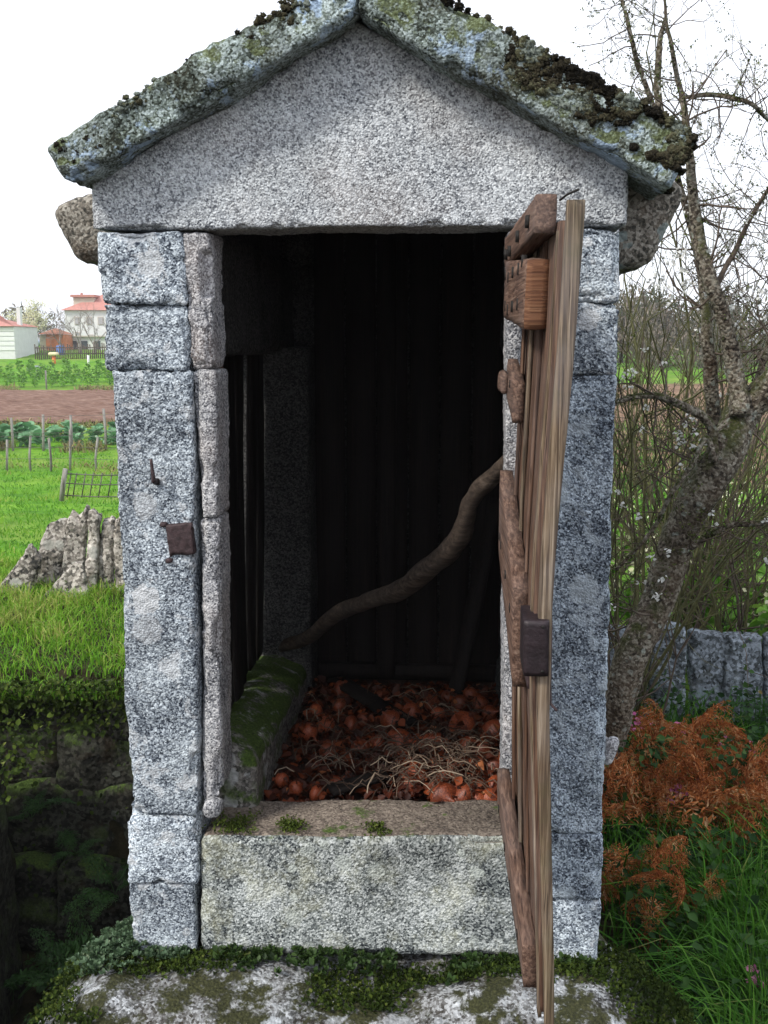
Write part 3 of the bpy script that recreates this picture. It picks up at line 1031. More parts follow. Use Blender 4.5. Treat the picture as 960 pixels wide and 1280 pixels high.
# ------------------------------------------------------------------ the boulder it stands on
P, N, F = rounded((1.96, 2.45, .95), .016, .26, 130)
P = P + N * (.05 * fbm(P * 2.2, 3, 201) + .022 * fbm(P * 8, 3, 202) + .006 * fbm(P * 30, 2, 203))[:, None]
P[:, 2] += BT - .475 - .012
P[:, 0] *= 1 - .30 * np.clip((P[:, 1] + .85) / .5, 0, 1)
P += np.array([-.05, .82, 0])
inset = (P[:, 1] > -.02) & (np.abs(P[:, 0] + .07) < .74) & (P[:, 2] > BT - .1)
P[inset, 2] = np.minimum(P[inset, 2], BT + .004)
bo = MB().add(P, F).build('foundation_boulder', MAT['base'])
bo.location = tuple(ORG); bo.rotation_euler = (0, 0, -TH)
tag(bo, 'big rounded lichen spotted boulder carrying the granary', 'boulder')
BASE_P = P.copy()


def base_top(u, v):
    d = (BASE_P[:, 0] - u) ** 2 + (BASE_P[:, 1] - v) ** 2
    near_ = d < .002
    return float(BASE_P[near_, 2].max()) if near_.any() else BT


def own(o):                               # put granary-frame meshes of separate things into the world
    o.location = tuple(ORG); o.rotation_euler = (0, 0, -TH)
    return o


# moss cushions and stonecrop on the boulder, fringe along the foot of the threshold
MAT['moss'] = leafmat('green_moss', [(0, (.010, .018, .004)), (.4, (.027, .045, .008)), (.75, (.062, .09, .015)), (1, (.12, .14, .035))], .9, .1, .1)
MAT['sedum'] = leafmat('stonecrop_leaves', [(0, (.02, .04, .015)), (.4, (.05, .09, .04)), (.75, (.11, .18, .10)), (1, (.2, .16, .09))], .6, .15)
MAT['fringe'] = leafmat('fringe_leaves', [(0, (.012, .026, .006)), (.5, (.032, .068, .014)), (.8, (.07, .115, .03)), (1, (.10, .05, .025))], .6, .2)
mb = MB()
pts = []
while len(pts) < 1500:
    u, v = rnd.uniform(-1.0, .95), rnd.uniform(-.40, .10)
    if -.77 < u < .64 and v > -.008: continue
    m = n1(u * 3.2, v * 3.2, 5)
    if ((BASE_P[:, 0] - u) ** 2 + (BASE_P[:, 1] - v) ** 2).min() > .0006: continue
    side = (u < -.45) * (.22 if v > -.12 else -.10) + (v > -.10) * .25 - (v < -.2) * .10
    if m + side < .10: continue
    pts.append((u, v, base_top(u, v)))
pts = np.array(pts)
k = 9
P = np.repeat(pts, k, 0) + rng.normal(size=(len(pts) * k, 3)) * np.array([.011, .011, .004])
add_leaves(mb, P, np.array([0, 0, 1]) + .9 * rng.normal(size=P.shape), .008 + .008 * rng.random(len(P)), .7, .3, np.clip(rng.normal(.4, .2, len(P)) + .25 * fbm(P * 9, 2, 8), 0, 1))
tag(own(mb.build('moss', MAT['moss'])), kind='stuff')


def rosettes(pts, rad, nl, mat, name, tone=.5):
    mb = MB()
    for (u, v, z) in pts:
        n_ = rnd.randint(nl - 2, nl + 3)
        a = rng.random(n_) * 6.28
        el = rng.uniform(.1, 1.2, n_)
        d = np.stack([np.cos(a) * np.cos(el), np.sin(a) * np.cos(el), np.sin(el)], 1)
        r = rad * rnd.uniform(.6, 1.3)
        add_leaves(mb, np.tile((u, v, z), (n_, 1)) + d * r * .15, d, r, .62, .5, np.clip(tone + rng.normal(size=n_) * .16, 0, 1), -.1)
    return tag(own(mb.build(name, mat)), kind='stuff')


pp = []
while len(pp) < 800:                        # cushion left of the jamb
    u, v = rnd.gauss(-.84, .05), rnd.gauss(.05, .08)
    if u > -.775 and v > 0: continue
    if ((BASE_P[:, 0] - u) ** 2 + (BASE_P[:, 1] - v) ** 2).min() > .0006: continue
    pp.append((u, v, base_top(u, v) + max(0, rnd.gauss(.012, .012))))
for _ in range(60):
    u = rnd.uniform(-.72, -.60)
    pp.append((u, rnd.uniform(-.05, -.012), BT + rnd.uniform(0, .02)))
rosettes(pp, .0145, 9, MAT['sedum'], 'stonecrop')
pp = []
for _ in range(330):
    u = rnd.uniform(-.62, .63)
    d = abs(rnd.gauss(0, .03))
    if n1(u * 8, 2, 31) < .0: continue
    pp.append((u, -.012 - d, BT + rnd.uniform(-.002, .035) * (1 - d / .1)))
rosettes(pp, .021, 7, MAT['fringe'], 'creeping_plants', .45)
# moss spots on the threshold
mb = MB()
pts = []
for (x, y, n_, sp) in ((365, 1030, 60, .018), (470, 1040, 40, .018), (300, 1005, 50, .03), (290, 1040, 40, .03)):
    u0, z0 = at_v(x, y, .06)
    for _ in range(n_): pts.append((u0 + rnd.gauss(0, sp), .05 + rnd.gauss(0, sp * 1.2), at_v(450, 1040, .03)[1] + .003))
pts = np.array(pts); pts[:, 1] = np.maximum(pts[:, 1], .0)
P = np.repeat(pts, 6, 0) + rng.normal(size=(len(pts) * 6, 3)) * np.array([.006, .006, .003])
add_leaves(mb, P, np.array([0, 0, 1]) + .9 * rng.normal(size=P.shape), .009, .7, .3, np.clip(rng.normal(.7, .15, len(P)), 0, 1))
tag(own(mb.build('threshold_moss', MAT['moss'])), kind='stuff')

# ------------------------------------------------------------------ inside: onions, straw, boards, the bent pole
M = NM('onion_skin', .42, .5)
co = M.coords(2.0)
f = M.noise(co, 22, 4, .6)
sc_ = M.noise(M.coords(2.0, (60, 60, 5)), 1.0, 3, .6)
c = M.ramp(f, [(.28, (.06, .010, .005)), (.45, (.19, .034, .012)), (.6, (.36, .08, .025)), (.75, (.45, .18, .08))])
c = M.mix(.5, c, M.ramp(sc_, [(.35, .35), (.62, 1.15)]), 'MULTIPLY')
c = M.mix(.8, c, M.ramp(M.n('ObjectInfo').outputs['Random'], [(0, .35), (.55, .85), (1, 1.3)]), 'MULTIPLY')
MAT['onion'] = M.done(c, M.bump(sc_, .3, .004))
prof = [(0, -.50), (.14, -.49), (.30, -.42), (.43, -.25), (.50, -.02), (.47, .18), (.36, .34), (.22, .44), (.11, .52), (.07, .62), (.055, .74), (.03, .80), (0, .81)]
onion_me = []
for k in range(4):
    n_ = 16
    V = []
    ang = np.linspace(0, 6.283, n_, endpoint=False)
    for i, (r, z) in enumerate(prof):
        V.append(np.stack([r * np.cos(ang), r * np.sin(ang), np.full(n_, z)], 1))
    V = np.concatenate(V)
    V = V * (1 + .10 * fbm(V * 2.2 + k * 9, 2, k))[:, None]
    V[:, 0] += np.clip(V[:, 2] - .4, 0, 1) * rnd.uniform(-.5, .5)
    i = np.arange(len(V)).reshape(-1, n_); j = np.roll(i, -1, 1)
    onion_me.append(MB().add(V, np.stack([i[:-1], j[:-1], j[1:], i[1:]], -1).reshape(-1, 4)).mesh('onion', MAT['onion']))
onions = []


def onion(px, py, d, zoff, label, group):
    """lies on the heap where the ray through that pixel comes down"""
    w = at_z(px, py, fl_z + zoff)
    o = obj('onion', onion_me[rnd.randrange(4)])
    o.location = tuple(w)
    o.rotation_euler = (rnd.uniform(.7, 2.2), rnd.uniform(-.6, .6), rnd.uniform(0, 6.28))
    s = d * rnd.uniform(.9, 1.1)
    o.scale = (s * rnd.uniform(.9, 1.15), s * rnd.uniform(.9, 1.15), s * rnd.uniform(.72, .98))
    tag(o, label, 'onion', group)
    onions.append(o)


GR = 'onions drying on the granary floor'
for i, (x, y, lab) in enumerate([(578, 907, 'big glossy onion ringed by pale straw near the back of the heap'), (540, 930, 'orange onion in the middle of the heap beside pale straw'),
                   (519, 968, 'bright orange onion behind the dark wooden scrap'), (556, 996, 'bright orange onion touching the inner edge of the threshold'),
                   (580, 994, 'onion between two others along the inner edge of the threshold'), (616, 962, 'red orange onion half hidden behind the open door'),
                   (500, 925, 'brown onion left of the pale straw knot'), (488, 899, 'dull brown onion standing behind the main onion heap'),
                   (618, 914, 'small red onion by the right jamb behind the straw')]):
    onion(x, y, .092, .05, lab, GR)
for (x, y) in ((522, 934), (536, 940), (545, 958), (530, 975), (560, 975), (600, 985), (566, 958), (590, 960), (604, 940), (585, 935), (555, 938), (505, 950), (512, 985), (598, 1000), (612, 1000), (570, 1002), (545, 985), (618, 985)):
    onion(x, y, .074, .035, 'rust brown onion packed in the heap beside the open door', GR)
for (x, y) in ((424, 882), (438, 905), (408, 905), (395, 890), (455, 900), (425, 862), (385, 915), (470, 930), (450, 935), (410, 940)):
    onion(x, y, .07, .03, 'dark red onion scattered by the mossy ledge in deep shade', GR)
for (x, y) in ((560, 872), (588, 868), (600, 880), (540, 880), (575, 880), (612, 892), (548, 893), (515, 890)):
    onion(x, y, .066, .03, 'dim brown onion lying at the back wall end of the heap', GR)
for (x, y) in ((370, 985), (395, 992), (420, 980), (352, 975)):
    onion(x, y, .05, .03, 'shrunken dark onion among loose skins at the threshold corner', GR)

MAT['skins'] = leafmat('dry_onion_skins', [(0, (.012, .004, .003)), (.45, (.08, .018, .008)), (.8, (.27, .06, .018)), (1, (.48, .2, .08))], .6, .25)
mb = MB()
n_ = 3400
P = np.stack([rng.uniform(-.40, .40, n_), rng.uniform(.28, 1.5, n_), np.full(n_, fl_z)], 1)
hp = np.exp(-((P[:, 0] - .12) / .22) ** 2 - ((P[:, 1] - .45) / .35) ** 2)
P[:, 2] += .005 + rng.random(n_) * (.02 + .05 * hp)
add_leaves(mb, P, rng.normal(size=P.shape) * np.array([1, 1, .4]), rng.uniform(.015, .05, n_), .8, .5, np.clip(rng.beta(2, 3, n_), 0, 1), .3)
for o_ in onions:                       # loose husks lying over the onions
    k_ = 9
    d_ = unit(rng.normal(size=(k_, 3)) + np.array([0, -.2, .5]))
    c_ = np.array(o_.location) - ORG
    c_ = np.array([c_ @ UV, c_ @ VV, c_[2]])
    r_ = max(o_.scale) * .5
    add_leaves(mb, c_ + d_ * r_ * rng.uniform(.9, 1.15, (k_, 1)), np.cross(d_, rng.normal(size=(k_, 3))) + .3 * d_, r_ * rng.uniform(.35, .8, k_), .8, .5, np.clip(rng.beta(3, 2, k_), 0, 1), .3)
tag(own(mb.build('onion_skins', MAT['skins'])), kind='stuff')
M = NM('pale_straw', .8, .2)
MAT['straw'] = M.done(M.ramp(M.attr(), [(0, (.045, .028, .02)), (.6, (.13, .09, .065)), (1, (.34, .27, .20))]))
mb = MB()
for _ in range(430):
    u, v = rnd.gauss(.15, .14), rnd.gauss(.50, .22)
    if rnd.random() < .3: u, v = rnd.uniform(-.36, .36), rnd.uniform(.3, 1.3)
    if not (-.38 < u < .38 and .28 < v < 1.45): continue
    a = rnd.uniform(0, 6.28); L = rnd.uniform(.05, .16); c0 = rnd.uniform(-9, 9)
    z = fl_z + .03 + .05 * math.exp(-((u - .12) / .2) ** 2 - ((v - .5) / .3) ** 2) + rnd.uniform(0, .03)
    pts = []
    for i in range(6):
        t = i / 5
        pts.append((u, v, max(fl_z + .008, z + .03 * math.sin(3.14 * t) * rnd.uniform(.5, 1.2))))
        u += math.cos(a) * L / 5; v += math.sin(a) * L / 5; a += c0 * L / 5
    V, fs = tube(np.array(pts), .0017 * rnd.uniform(.6, 1.4), 4, cap=False)
    mb.add(V, fs, tint=rnd.random() ** 1.6)
tag(own(mb.build('onion_straw', MAT['straw'])), kind='stuff')


def plank_thing(name, label, cat, a, b, w, t, mat, seed, tilt=0.0):
    """a loose board from a to b (granary frame)"""
    a, b = np.array(a, float), np.array(b, float)
    L = np.linalg.norm(b - a)
    P, N, F = rounded((w, t, L), .03, .006)
    P = P + N * (.005 * fbm(P * 9 + seed, 3, seed))[:, None]
    z = (b - a) / L
    x = np.cross(z, [0, 0, 1]); x /= np.linalg.norm(x)
    y = np.cross(z, x)
    ct, st = math.cos(tilt), math.sin(tilt)
    x, y = x * ct + y * st, y * ct - x * st
    c = (a + b) / 2
    V = P[:, :1] * x + P[:, 1:2] * y + P[:, 2:] * z
    o = MB().add(V, F).build(name, mat)
    w_ = b2w(*c)
    o.location = tuple(w_); o.rotation_euler = (0, 0, -TH)
    return tag(o, label, cat)


plank_thing('loose_board', 'grey flat board lying across the onions near the back wall', 'board', (-.30, 1.45, fl_z + .05), (.04, .92, fl_z + .05), .085, .022, MAT['shaded_plank'], 3)
plank_thing('wood_scrap', 'short dark wooden scrap lying against the threshold', 'wood scrap', (-.20, .32, fl_z + .045), (-.02, .43, fl_z + .06), .07, .02, MAT['shaded_plank'], 5)
plank_thing('leaning_plank', 'dark narrow plank leaning in the shaded right corner', 'plank', (.22, 1.35, fl_z + .02), (.39, 1.50, 1.0), .07, .025, MAT['shaded_plank'], 7, .4)
plank_thing('thin_slat', 'thin pale slat standing upright behind the left jamb', 'slat', (-.545, .235, .40), (-.50, .215, 1.62), .012, .01, MAT['batten'], 8)
ppx = [(352, 808, 1.42, 17), (385, 795, 1.30, 20), (420, 770, 1.15, 24), (460, 750, 1.0, 27), (498, 738, .88, 31), (530, 716, .78, 33), (562, 690, .68, 34), (580, 660, .62, 30), (590, 628, .56, 27), (612, 598, .48, 26), (645, 566, .38, 25), (672, 545, .30, 25)]
pts, rd = [], []
for (x, y, v, w) in ppx:
    u, z = at_v(x, y, v)
    pts.append((u, v, z)); rd.append(w * .84 * (v + 2.95) / F_PX / 2)
pts, rd = smooth_path(pts, rd, 5)
V, fs = tube(pts, rd, 14, .16, 6)
V = V + .004 * np.stack([fbm(V * 25, 3, s) for s in (1, 2, 3)], 1) + .012 * np.stack([fbm(V * 7, 2, s) for s in (4, 5, 6)], 1)
tag(own(MB().add(V, fs).build('bent_pole', MAT['stick'])), 'bent barkless branch wedged across the granary inside the doorway', 'branch')

# ------------------------------------------------------------------ foliage colours
MAT['meadow'] = leafmat('meadow_grass', [(0, (.045, .13, .01)), (.45, (.10, .27, .016)), (.8, (.20, .37, .03)), (1, (.34, .36, .10))], .6, .3, .2)
MAT['grass'] = leafmat('long_grass', [(0, (.022, .075, .008)), (.5, (.055, .17, .016)), (.85, (.11, .26, .03)), (1, (.28, .26, .10))], .65, .3, .12)
MAT['fern'] = leafmat('fern_frond', [(0, (.014, .04, .010)), (.6, (.035, .095, .02)), (1, (.075, .16, .034))], .6, .25)
MAT['bracken'] = leafmat('dead_bracken', [(0, (.08, .024, .012)), (.4, (.30, .085, .028)), (.7, (.52, .19, .06)), (1, (.60, .40, .22))], .8, .2, .1)
MAT['ivy'] = leafmat('bramble_leaves', [(0, (.008, .022, .008)), (.45, (.022, .06, .018)), (.8, (.055, .12, .03)), (.93, (.11, .17, .05)), (1, (.20, .07, .03))], .7, .2, .12)
MAT['kale'] = leafmat('kale_leaves', [(0, (.08, .20, .02)), (.5, (.19, .42, .045)), (1, (.34, .56, .09))], .5, .3)
MAT['cabbage'] = leafmat('cabbage_leaves', [(0, (.07, .19, .08)), (.6, (.14, .32, .15)), (1, (.28, .42, .26))], .5, .25)
MAT['petal'] = leafmat('white_petals', [(0, (.62, .62, .60)), (1, (.82, .82, .80))], .6, .35)
MAT['pink'] = leafmat('pink_petals', [(0, (.50, .12, .30)), (1, (.70, .28, .48))], .6, .3)
MAT['yellowfl'] = leafmat('cream_flowers', [(0, (.6, .6, .35)), (1, (.8, .8, .6))], .6, .3)
MAT['bark'] = granite('mossy_bark', light=(.24, .22, .18), mid=(.115, .095, .072), dark=(.018, .013, .010), grain=75, lichen=.3, disc=34, lich_col=(.33, .36, .32), blot=.45, moss=(-.5, .5, .45), stain=(.10, .065, .04), stain_at=.5, bump=1.0, mosscol=((.018, .022, .006), (.045, .05, .014), (.085, .09, .028)))
MAT['olive'] = plain('olive_bark', (.085, .085, .035), .8, .5, 30)
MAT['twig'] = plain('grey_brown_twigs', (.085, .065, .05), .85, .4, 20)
MAT['fartwig'] = plain('hazed_far_twigs', (.23, .20, .18), .9, .3, 3)  # grey lightened in the colour to imitate distance haze
MAT['post'] = wood('grey_post_wood', [(.09, .08, .07), (.2, .18, .16), (.32, .3, .28), (.42, .4, .38), (.4, .38, .37)], 2, 20)
MAT['wire'] = plain('fence_wire', (.12, .11, .10), .5, .2, 10, .5, .5)
MAT['white'] = plain('white_render', (.66, .66, .66), .9, .06, 2)
MAT['beige'] = plain('beige_render', (.50, .45, .38), .9, .06, 2)
MAT['tile'] = plain('glare_paled_tiles', (.44, .20, .165), .85, .2, 6)  # roof red with far glare mixed into the colour
MAT['glass'] = plain('dark_window', (.05, .06, .07), .2, .2, 2, .5)
MAT['faded_pane'] = plain('hazed_window_glass', (.36, .35, .36), .6, .1, 2)  # farmhouse window glass, its colour faded to imitate distant glare


def soil(x, y):
    return float(ground_z(np.array([x]), np.array([y]))[0])


# ------------------------------------------------------------------ left side: retaining wall, pit and ferns
W = thing('retaining_wall', 'damp shade-darkened rough stone wall holding up the grassy bank', 'wall', (-1.7, 4.6, -1.1))
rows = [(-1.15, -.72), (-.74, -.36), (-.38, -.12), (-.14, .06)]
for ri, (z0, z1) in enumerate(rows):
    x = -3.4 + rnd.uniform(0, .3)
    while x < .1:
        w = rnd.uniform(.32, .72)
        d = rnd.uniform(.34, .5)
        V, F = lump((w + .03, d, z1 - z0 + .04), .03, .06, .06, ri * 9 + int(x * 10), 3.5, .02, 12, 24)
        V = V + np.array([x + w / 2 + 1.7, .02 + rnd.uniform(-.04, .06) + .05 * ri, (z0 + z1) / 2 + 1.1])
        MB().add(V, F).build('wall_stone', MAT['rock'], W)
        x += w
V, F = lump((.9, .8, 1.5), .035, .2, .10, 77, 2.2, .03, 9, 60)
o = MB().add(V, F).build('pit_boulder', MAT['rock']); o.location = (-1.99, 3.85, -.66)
tag(o, 'dark moss capped rock at the very edge of the picture beside the pit', 'rock')

mb = MB()      # moss and small leaves overhanging the wall
n_ = 5200
P = np.stack([rng.uniform(-2.9, -.5, n_), 4.42 + .16 * rng.random(n_), .14 - .30 * rng.beta(1, 3, n_)], 1)
add_leaves(mb, P, np.array([0, -.6, -.2]) + .8 * rng.normal(size=P.shape), rng.uniform(.012, .035, n_), .7, .3, np.clip(rng.normal(.45, .2, n_), 0, 1))
n_ = 500
P = np.stack([rng.uniform(-2.9, -.5, n_), 4.36 + .05 * rng.random(n_), rng.uniform(-1.0, .1, n_)], 1)
add_leaves(mb, P, np.array([0, -.6, -.2]) + .8 * rng.normal(size=P.shape), rng.uniform(.012, .03, n_), .8, .3, np.clip(rng.normal(.3, .2, n_), 0, 1))
P = np.stack([rng.uniform(-2.0, -1.34, 900), rng.uniform(3.55, 4.1, 900), .06 + .06 * rng.normal(size=900)], 1)
add_leaves(mb, P, np.array([0, 0, .5]) + .8 * rng.normal(size=P.shape), rng.uniform(.012, .03, 900), .8, .3, np.clip(rng.normal(.5, .2, 900), 0, 1))
tag(mb.build('wall_moss', MAT['moss']), kind='stuff')


def frond_mesh(name, mat, L, half, pairs, arch, curl, seed, k=6, gaps=.0, w=.42):
    r2 = np.random.default_rng(seed)
    mb = MB()
    tone = r2.uniform(.3, .7)
    t = np.linspace(0, 1, 16)
    ang = 1.25 - arch * t
    ang = np.cumsum(np.cos(ang)), np.cumsum(np.sin(ang))
    C = np.stack([ang[0], r2.normal() * .4 * t ** 2, ang[1]], 1) * L / 16
    V, fs = tube(C, np.linspace(.004, .001, 16) * (L / .5), 4, cap=False)
    mb.add(V, fs, tint=.35)
    Ps, Ds, Ss, Tn = [], [], [], []
    for i in range(pairs):
        tt = .22 + .76 * i / (pairs - 1)
        f = tt * 15
        j = min(14, int(f)); p = C[j] + (C[j + 1] - C[j]) * (f - j)
        T = unit(C[j + 1] - C[j])
        pl = half * (1 - (tt - .22) / .8) ** .8 * (1 if tt > .3 else .8) + .01
        for sd in (-1, 1):
            if r2.random() < gaps: continue
            dr = unit(np.array([0, sd, 0]) + T * .45 + np.array([0, 0, r2.normal() * .25 - curl * .5]))
            sidev = unit(np.cross(dr, np.cross(T, dr)))
            for q in range(k):
                u = (q + .5) / k
                c = p + dr * pl * u + np.array([0, 0, -curl * pl * u * u])
                for s2 in (-1, 1):
                    Ps.append(c); Ds.append(dr * .55 + s2 * sidev + r2.normal(size=3) * .25 * (1 + 2 * curl))
                    Ss.append(pl * .36 * (1 - .7 * u) + .006); Tn.append(r2.normal(tone, .18))
    add_leaves(mb, np.array(Ps), np.array(Ds), np.array(Ss), w, .2, np.clip(Tn, 0, 1), .2 + .5 * curl)
    return mb.mesh(name, mat)


FERN = [frond_mesh('frond', MAT['fern'], .5, .13, 13, 1.5, .2, s) for s in (1, 2, 3)]
BRK = [frond_mesh('frond', MAT['bracken'], .58, .21, 9, 1.75, .45, s, k=8, gaps=.15, w=.22) for s in (4, 5, 6, 7)]


def fronds(name, label, cat, loc, meshes, n, size, group, tilt=.35, wide=0.0):
    t = thing(name, label, cat, loc, 0, group)
    for i in range(n):
        o = obj('frond', meshes[rnd.randrange(len(meshes))], t)
        o.location = (rnd.uniform(-wide, wide), rnd.uniform(-wide, wide), rnd.uniform(0, wide * .6))
        o.rotation_euler = (rnd.uniform(-tilt, tilt), rnd.uniform(-tilt, tilt * 1.2), 6.283 * i / n + rnd.uniform(-.5, .5))
        s = size * rnd.uniform(.6, 1.25)
        o.scale = (s, s * rnd.uniform(.7, 1.2), s * rnd.uniform(.7, 1.1))
    return t


for (x, y, z, n, s, lab) in ((-1.55, 3.95, -1.08, 7, 1.0, 'green fern at the bottom of the pit nearest the picture edge'), (-1.26, 3.90, -1.05, 6, .8, 'green fern at the pit bottom beside the foundation boulder'),
                             (-1.36, 4.28, -.58, 4, .42, 'small fern growing from a wall joint halfway down'), (-1.18, 4.22, -.74, 5, .55, 'bright fern on the wall close to the granary'),
                             (-1.55, 4.28, -.42, 5, .4, 'tiny fern high on the damp wall'), (-1.36, 3.5, -1.12, 6, .7, 'low fern between the moss capped rock and the boulder')):
    fronds('fern', lab, 'fern', (x, y, z), FERN, n, s, 'ferns in the pit', .45)

# grass of the bank and the meadow
mb = MB()
n_ = 34000
P = np.stack([rng.uniform(-3.6, -.35, n_), 4.45 + 2.6 * rng.random(n_) ** 1.1, np.zeros(n_)], 1)
P[:, 2] = np.maximum(ground_z(P[:, 0], P[:, 1]), .08) - .01
cl = fbm(P * 3.5, 3, 5)
hh = (.035 + .06 * rng.random(n_)) * (1 + .9 * cl)
add_blades(mb, P, np.clip(hh, .02, .2), .0028, .7, np.clip(.68 + .5 * cl + .18 * rng.normal(size=n_), 0, 1))
tag(mb.build('bank_grass', MAT['meadow']), kind='stuff')
mb = MB()
n_ = 30000
yy = 7.2 + 27 * rng.random(n_) ** 1.5
P = np.stack([yy * rng.uniform(-.50, -.08, n_), yy, np.zeros(n_)], 1)
P[:, 2] = ground_z(P[:, 0], P[:, 1]) - .01
cl = fbm(P * np.array([.7, 1.1, 0]), 3, 15)
add_blades(mb, P, np.clip((.05 + .06 * rng.random(n_)) * (1 + 1.0 * cl) * (yy / 14) ** .3, .02, .3), .006 * (yy / 9) ** .6, .8, np.clip(.5 + .6 * cl + .15 * rng.normal(size=n_), 0, 1))
tag(mb.build('meadow_grass', MAT['meadow']), kind='stuff')


# stone slab fences
def slab(parent, poly, y, th, mat, seed, lean=0.0, res=.02, jag=.0):
    """upright stone slab from its pixel outline (bl br tr tl) at distance y"""
    q = [at_y(px, py, y) for px, py in poly]
    q = [(p[0], p[2]) for p in q]
    V, F = stone_mesh(q, 0, th, res=res, r=.008, amp=.016, fine=.008, seed=seed, low=5, high=22, cap=60)
    zb = min(q[0][1], q[1][1])
    top_ = np.clip((V[:, 2] - zb) / max(.05, max(q[2][1], q[3][1]) - zb) - .55, 0, .45) / .45
    V[:, 2] += jag * top_ * fbm(np.stack([V[:, 0] * 22, V[:, 1] * 6, V[:, 0] * 0], 1), 3, seed)
    V[:, 1] += y + (V[:, 2] - zb) * lean
    base = np.array(parent.location)
    return MB().add(V - base, F).build('slab', mat, parent)


SF = thing('slab_fence', 'leaning lichen covered granite slabs standing on the grassy bank', 'slab fence', at_y(90, 745, 6.2))
slab(SF, [(-30, 772), (28, 790), (48, 703), (32, 684)], 6.06, .07, MAT['slabs'], 301, .1, .014, .05)
slab(SF, [(24, 785), (70, 775), (80, 648), (52, 657)], 6.20, .07, MAT['slabs'], 302, .12, .014, .06)
slab(SF, [(68, 775), (101, 772), (104, 643), (79, 649)], 6.18, .07, MAT['slabs'], 306, .12, .014, .06)
slab(SF, [(102, 772), (119, 772), (120, 645), (107, 645)], 6.15, .07, MAT['slabs'], 303, .1, .014, .06)
slab(SF, [(119, 772), (140, 772), (138, 650), (122, 648)], 6.18, .07, MAT['slabs'], 307, .1, .014, .06)
slab(SF, [(141, 772), (178, 772), (172, 650), (140, 650)], 6.14, .07, MAT['slabs'], 304, .1, .014, .06)
br_ = thing('broken_slab', 'broken slab piece lying in front of the leaning granite slabs', 'stone slab', at_y(75, 755, 5.9))
slab(br_, [(26, 775), (112, 762), (98, 706), (86, 707)], 5.95, .06, MAT['slabs'], 305, .25)
br_.children[0].name = 'stone'

SG = thing('slab_fence', 'upright bluish granite slabs in a row below the leafy plants', 'slab fence', at_y(880, 910, 6.2))
for i, pl in enumerate(([(722, 935), (768, 935), (770, 788), (726, 790)], [(770, 935), (813, 935), (815, 793), (772, 786)], [(815, 935), (858, 935), (858, 785), (817, 783)], [(866, 935), (908, 935), (909, 796), (864, 790)], [(908, 935), (956, 935), (957, 797), (911, 797)],
                        [(957, 935), (1004, 935), (1006, 790), (959, 795)], [(1005, 935), (1060, 935), (1058, 800), (1008, 798)], [(1062, 935), (1110, 935), (1108, 792), (1062, 796)])):
    slab(SG, pl, 6.2 + .03 * (i % 2), .10, MAT['slabs_cool'], 310 + i, .04)


# ------------------------------------------------------------------ plants
def leafy(mat, nl, size, h, seed, width=.85, flowers=None, fl_mat=None, up=.5):
    r2 = np.random.default_rng(seed)
    mb = MB()
    a = r2.random(nl) * 6.283
    zz = r2.random(nl) ** .7 * h
    rad = .25 * h * (1 - .5 * zz / h)
    P = np.stack([np.cos(a) * rad * .4, np.sin(a) * rad * .4, zz], 1)
    D = np.stack([np.cos(a), np.sin(a), up + .5 * r2.normal(size=nl)], 1)
    add_leaves(mb, P, D, size * r2.uniform(.6, 1.2, nl), width, .35, np.clip(r2.normal(.5, .22, nl), 0, 1), .25)
    V, fs = tube(np.array([(0, 0, 0), (.01, 0, h * .5), (0, .01, h)]), .012, 5)
    mb.add(V, fs, tint=.3)
    return mb


def plant(name, label, cat, group, me_stem, me_fl, loc, s, rz):
    t = thing(name, label, cat, loc, rz, group)
    t.scale = (s, s, s)
    obj('leaves', me_stem, t)
    if me_fl is not None: obj('flowers', me_fl, t)['kind'] = 'stuff'
    return t


kale_me = [leafy(MAT['kale'], 95, .115, .66, s).mesh('leaves', MAT['kale']) for s in (1, 2, 3)]
fl_me = []
for s in (1, 2):
    r2 = np.random.default_rng(s)
    mb = MB()
    P = np.stack([r2.normal(size=60) * .10, r2.normal(size=60) * .10, .66 + .10 * r2.normal(size=60)], 1)
    add_leaves(mb, P, r2.normal(size=P.shape), .035, .9, .2)
    fl_me.append(mb.mesh('flowers', MAT['yellowfl']))
for i in range(40):
    y = 6.75 + 4.4 * (i / 40) + rnd.uniform(-.1, .1)
    x = y * rnd.uniform(.19, .44)
    plant('kale_plant', 'tall flowering kale behind the slab fence' if i % 2 == 0 else 'tall leafy kale without flowers behind the slab fence', 'plant', 'kale plants behind the slabs', kale_me[i % 3], fl_me[i % 2] if i % 2 == 0 else None,
          (x, y, soil(x, y)), rnd.uniform(1.0, 1.4), rnd.uniform(0, 6))
cab_me = [leafy(MAT['cabbage'], 26, .30, .35, s, .9).mesh('leaves', MAT['cabbage']) for s in (11, 12)]
for i in range(48):
    y = 36.0 + (i % 3) * 1.3 + rnd.uniform(-.2, .2)
    x = -15.5 + (i // 3) * .62 + rnd.uniform(-.15, .15)
    plant('cabbage', 'cabbage in the rows between wire fence and ploughed field', 'cabbage', 'cabbages before the ploughed field', cab_me[i % 2], None, (x, y, soil(x, y)), rnd.uniform(.8, 1.25), rnd.uniform(0, 6))
far_me = [leafy(MAT['kale'], 60, .22, .8, s, .7).mesh('leaves', MAT['kale']) for s in (21, 22, 23)]
for i in range(60):
    y = 71.0 + (i % 4) * 2.2 + rnd.uniform(-.3, .3)
    x = -27 + (i // 4) * .85 + rnd.uniform(-.2, .2)
    plant('kale_plant', 'kale plant in the garden beyond the ploughed field', 'plant', 'kale beyond the ploughed field', far_me[i % 3], None, (x, y, soil(x, y)), rnd.uniform(.85, 1.35), rnd.uniform(0, 6))

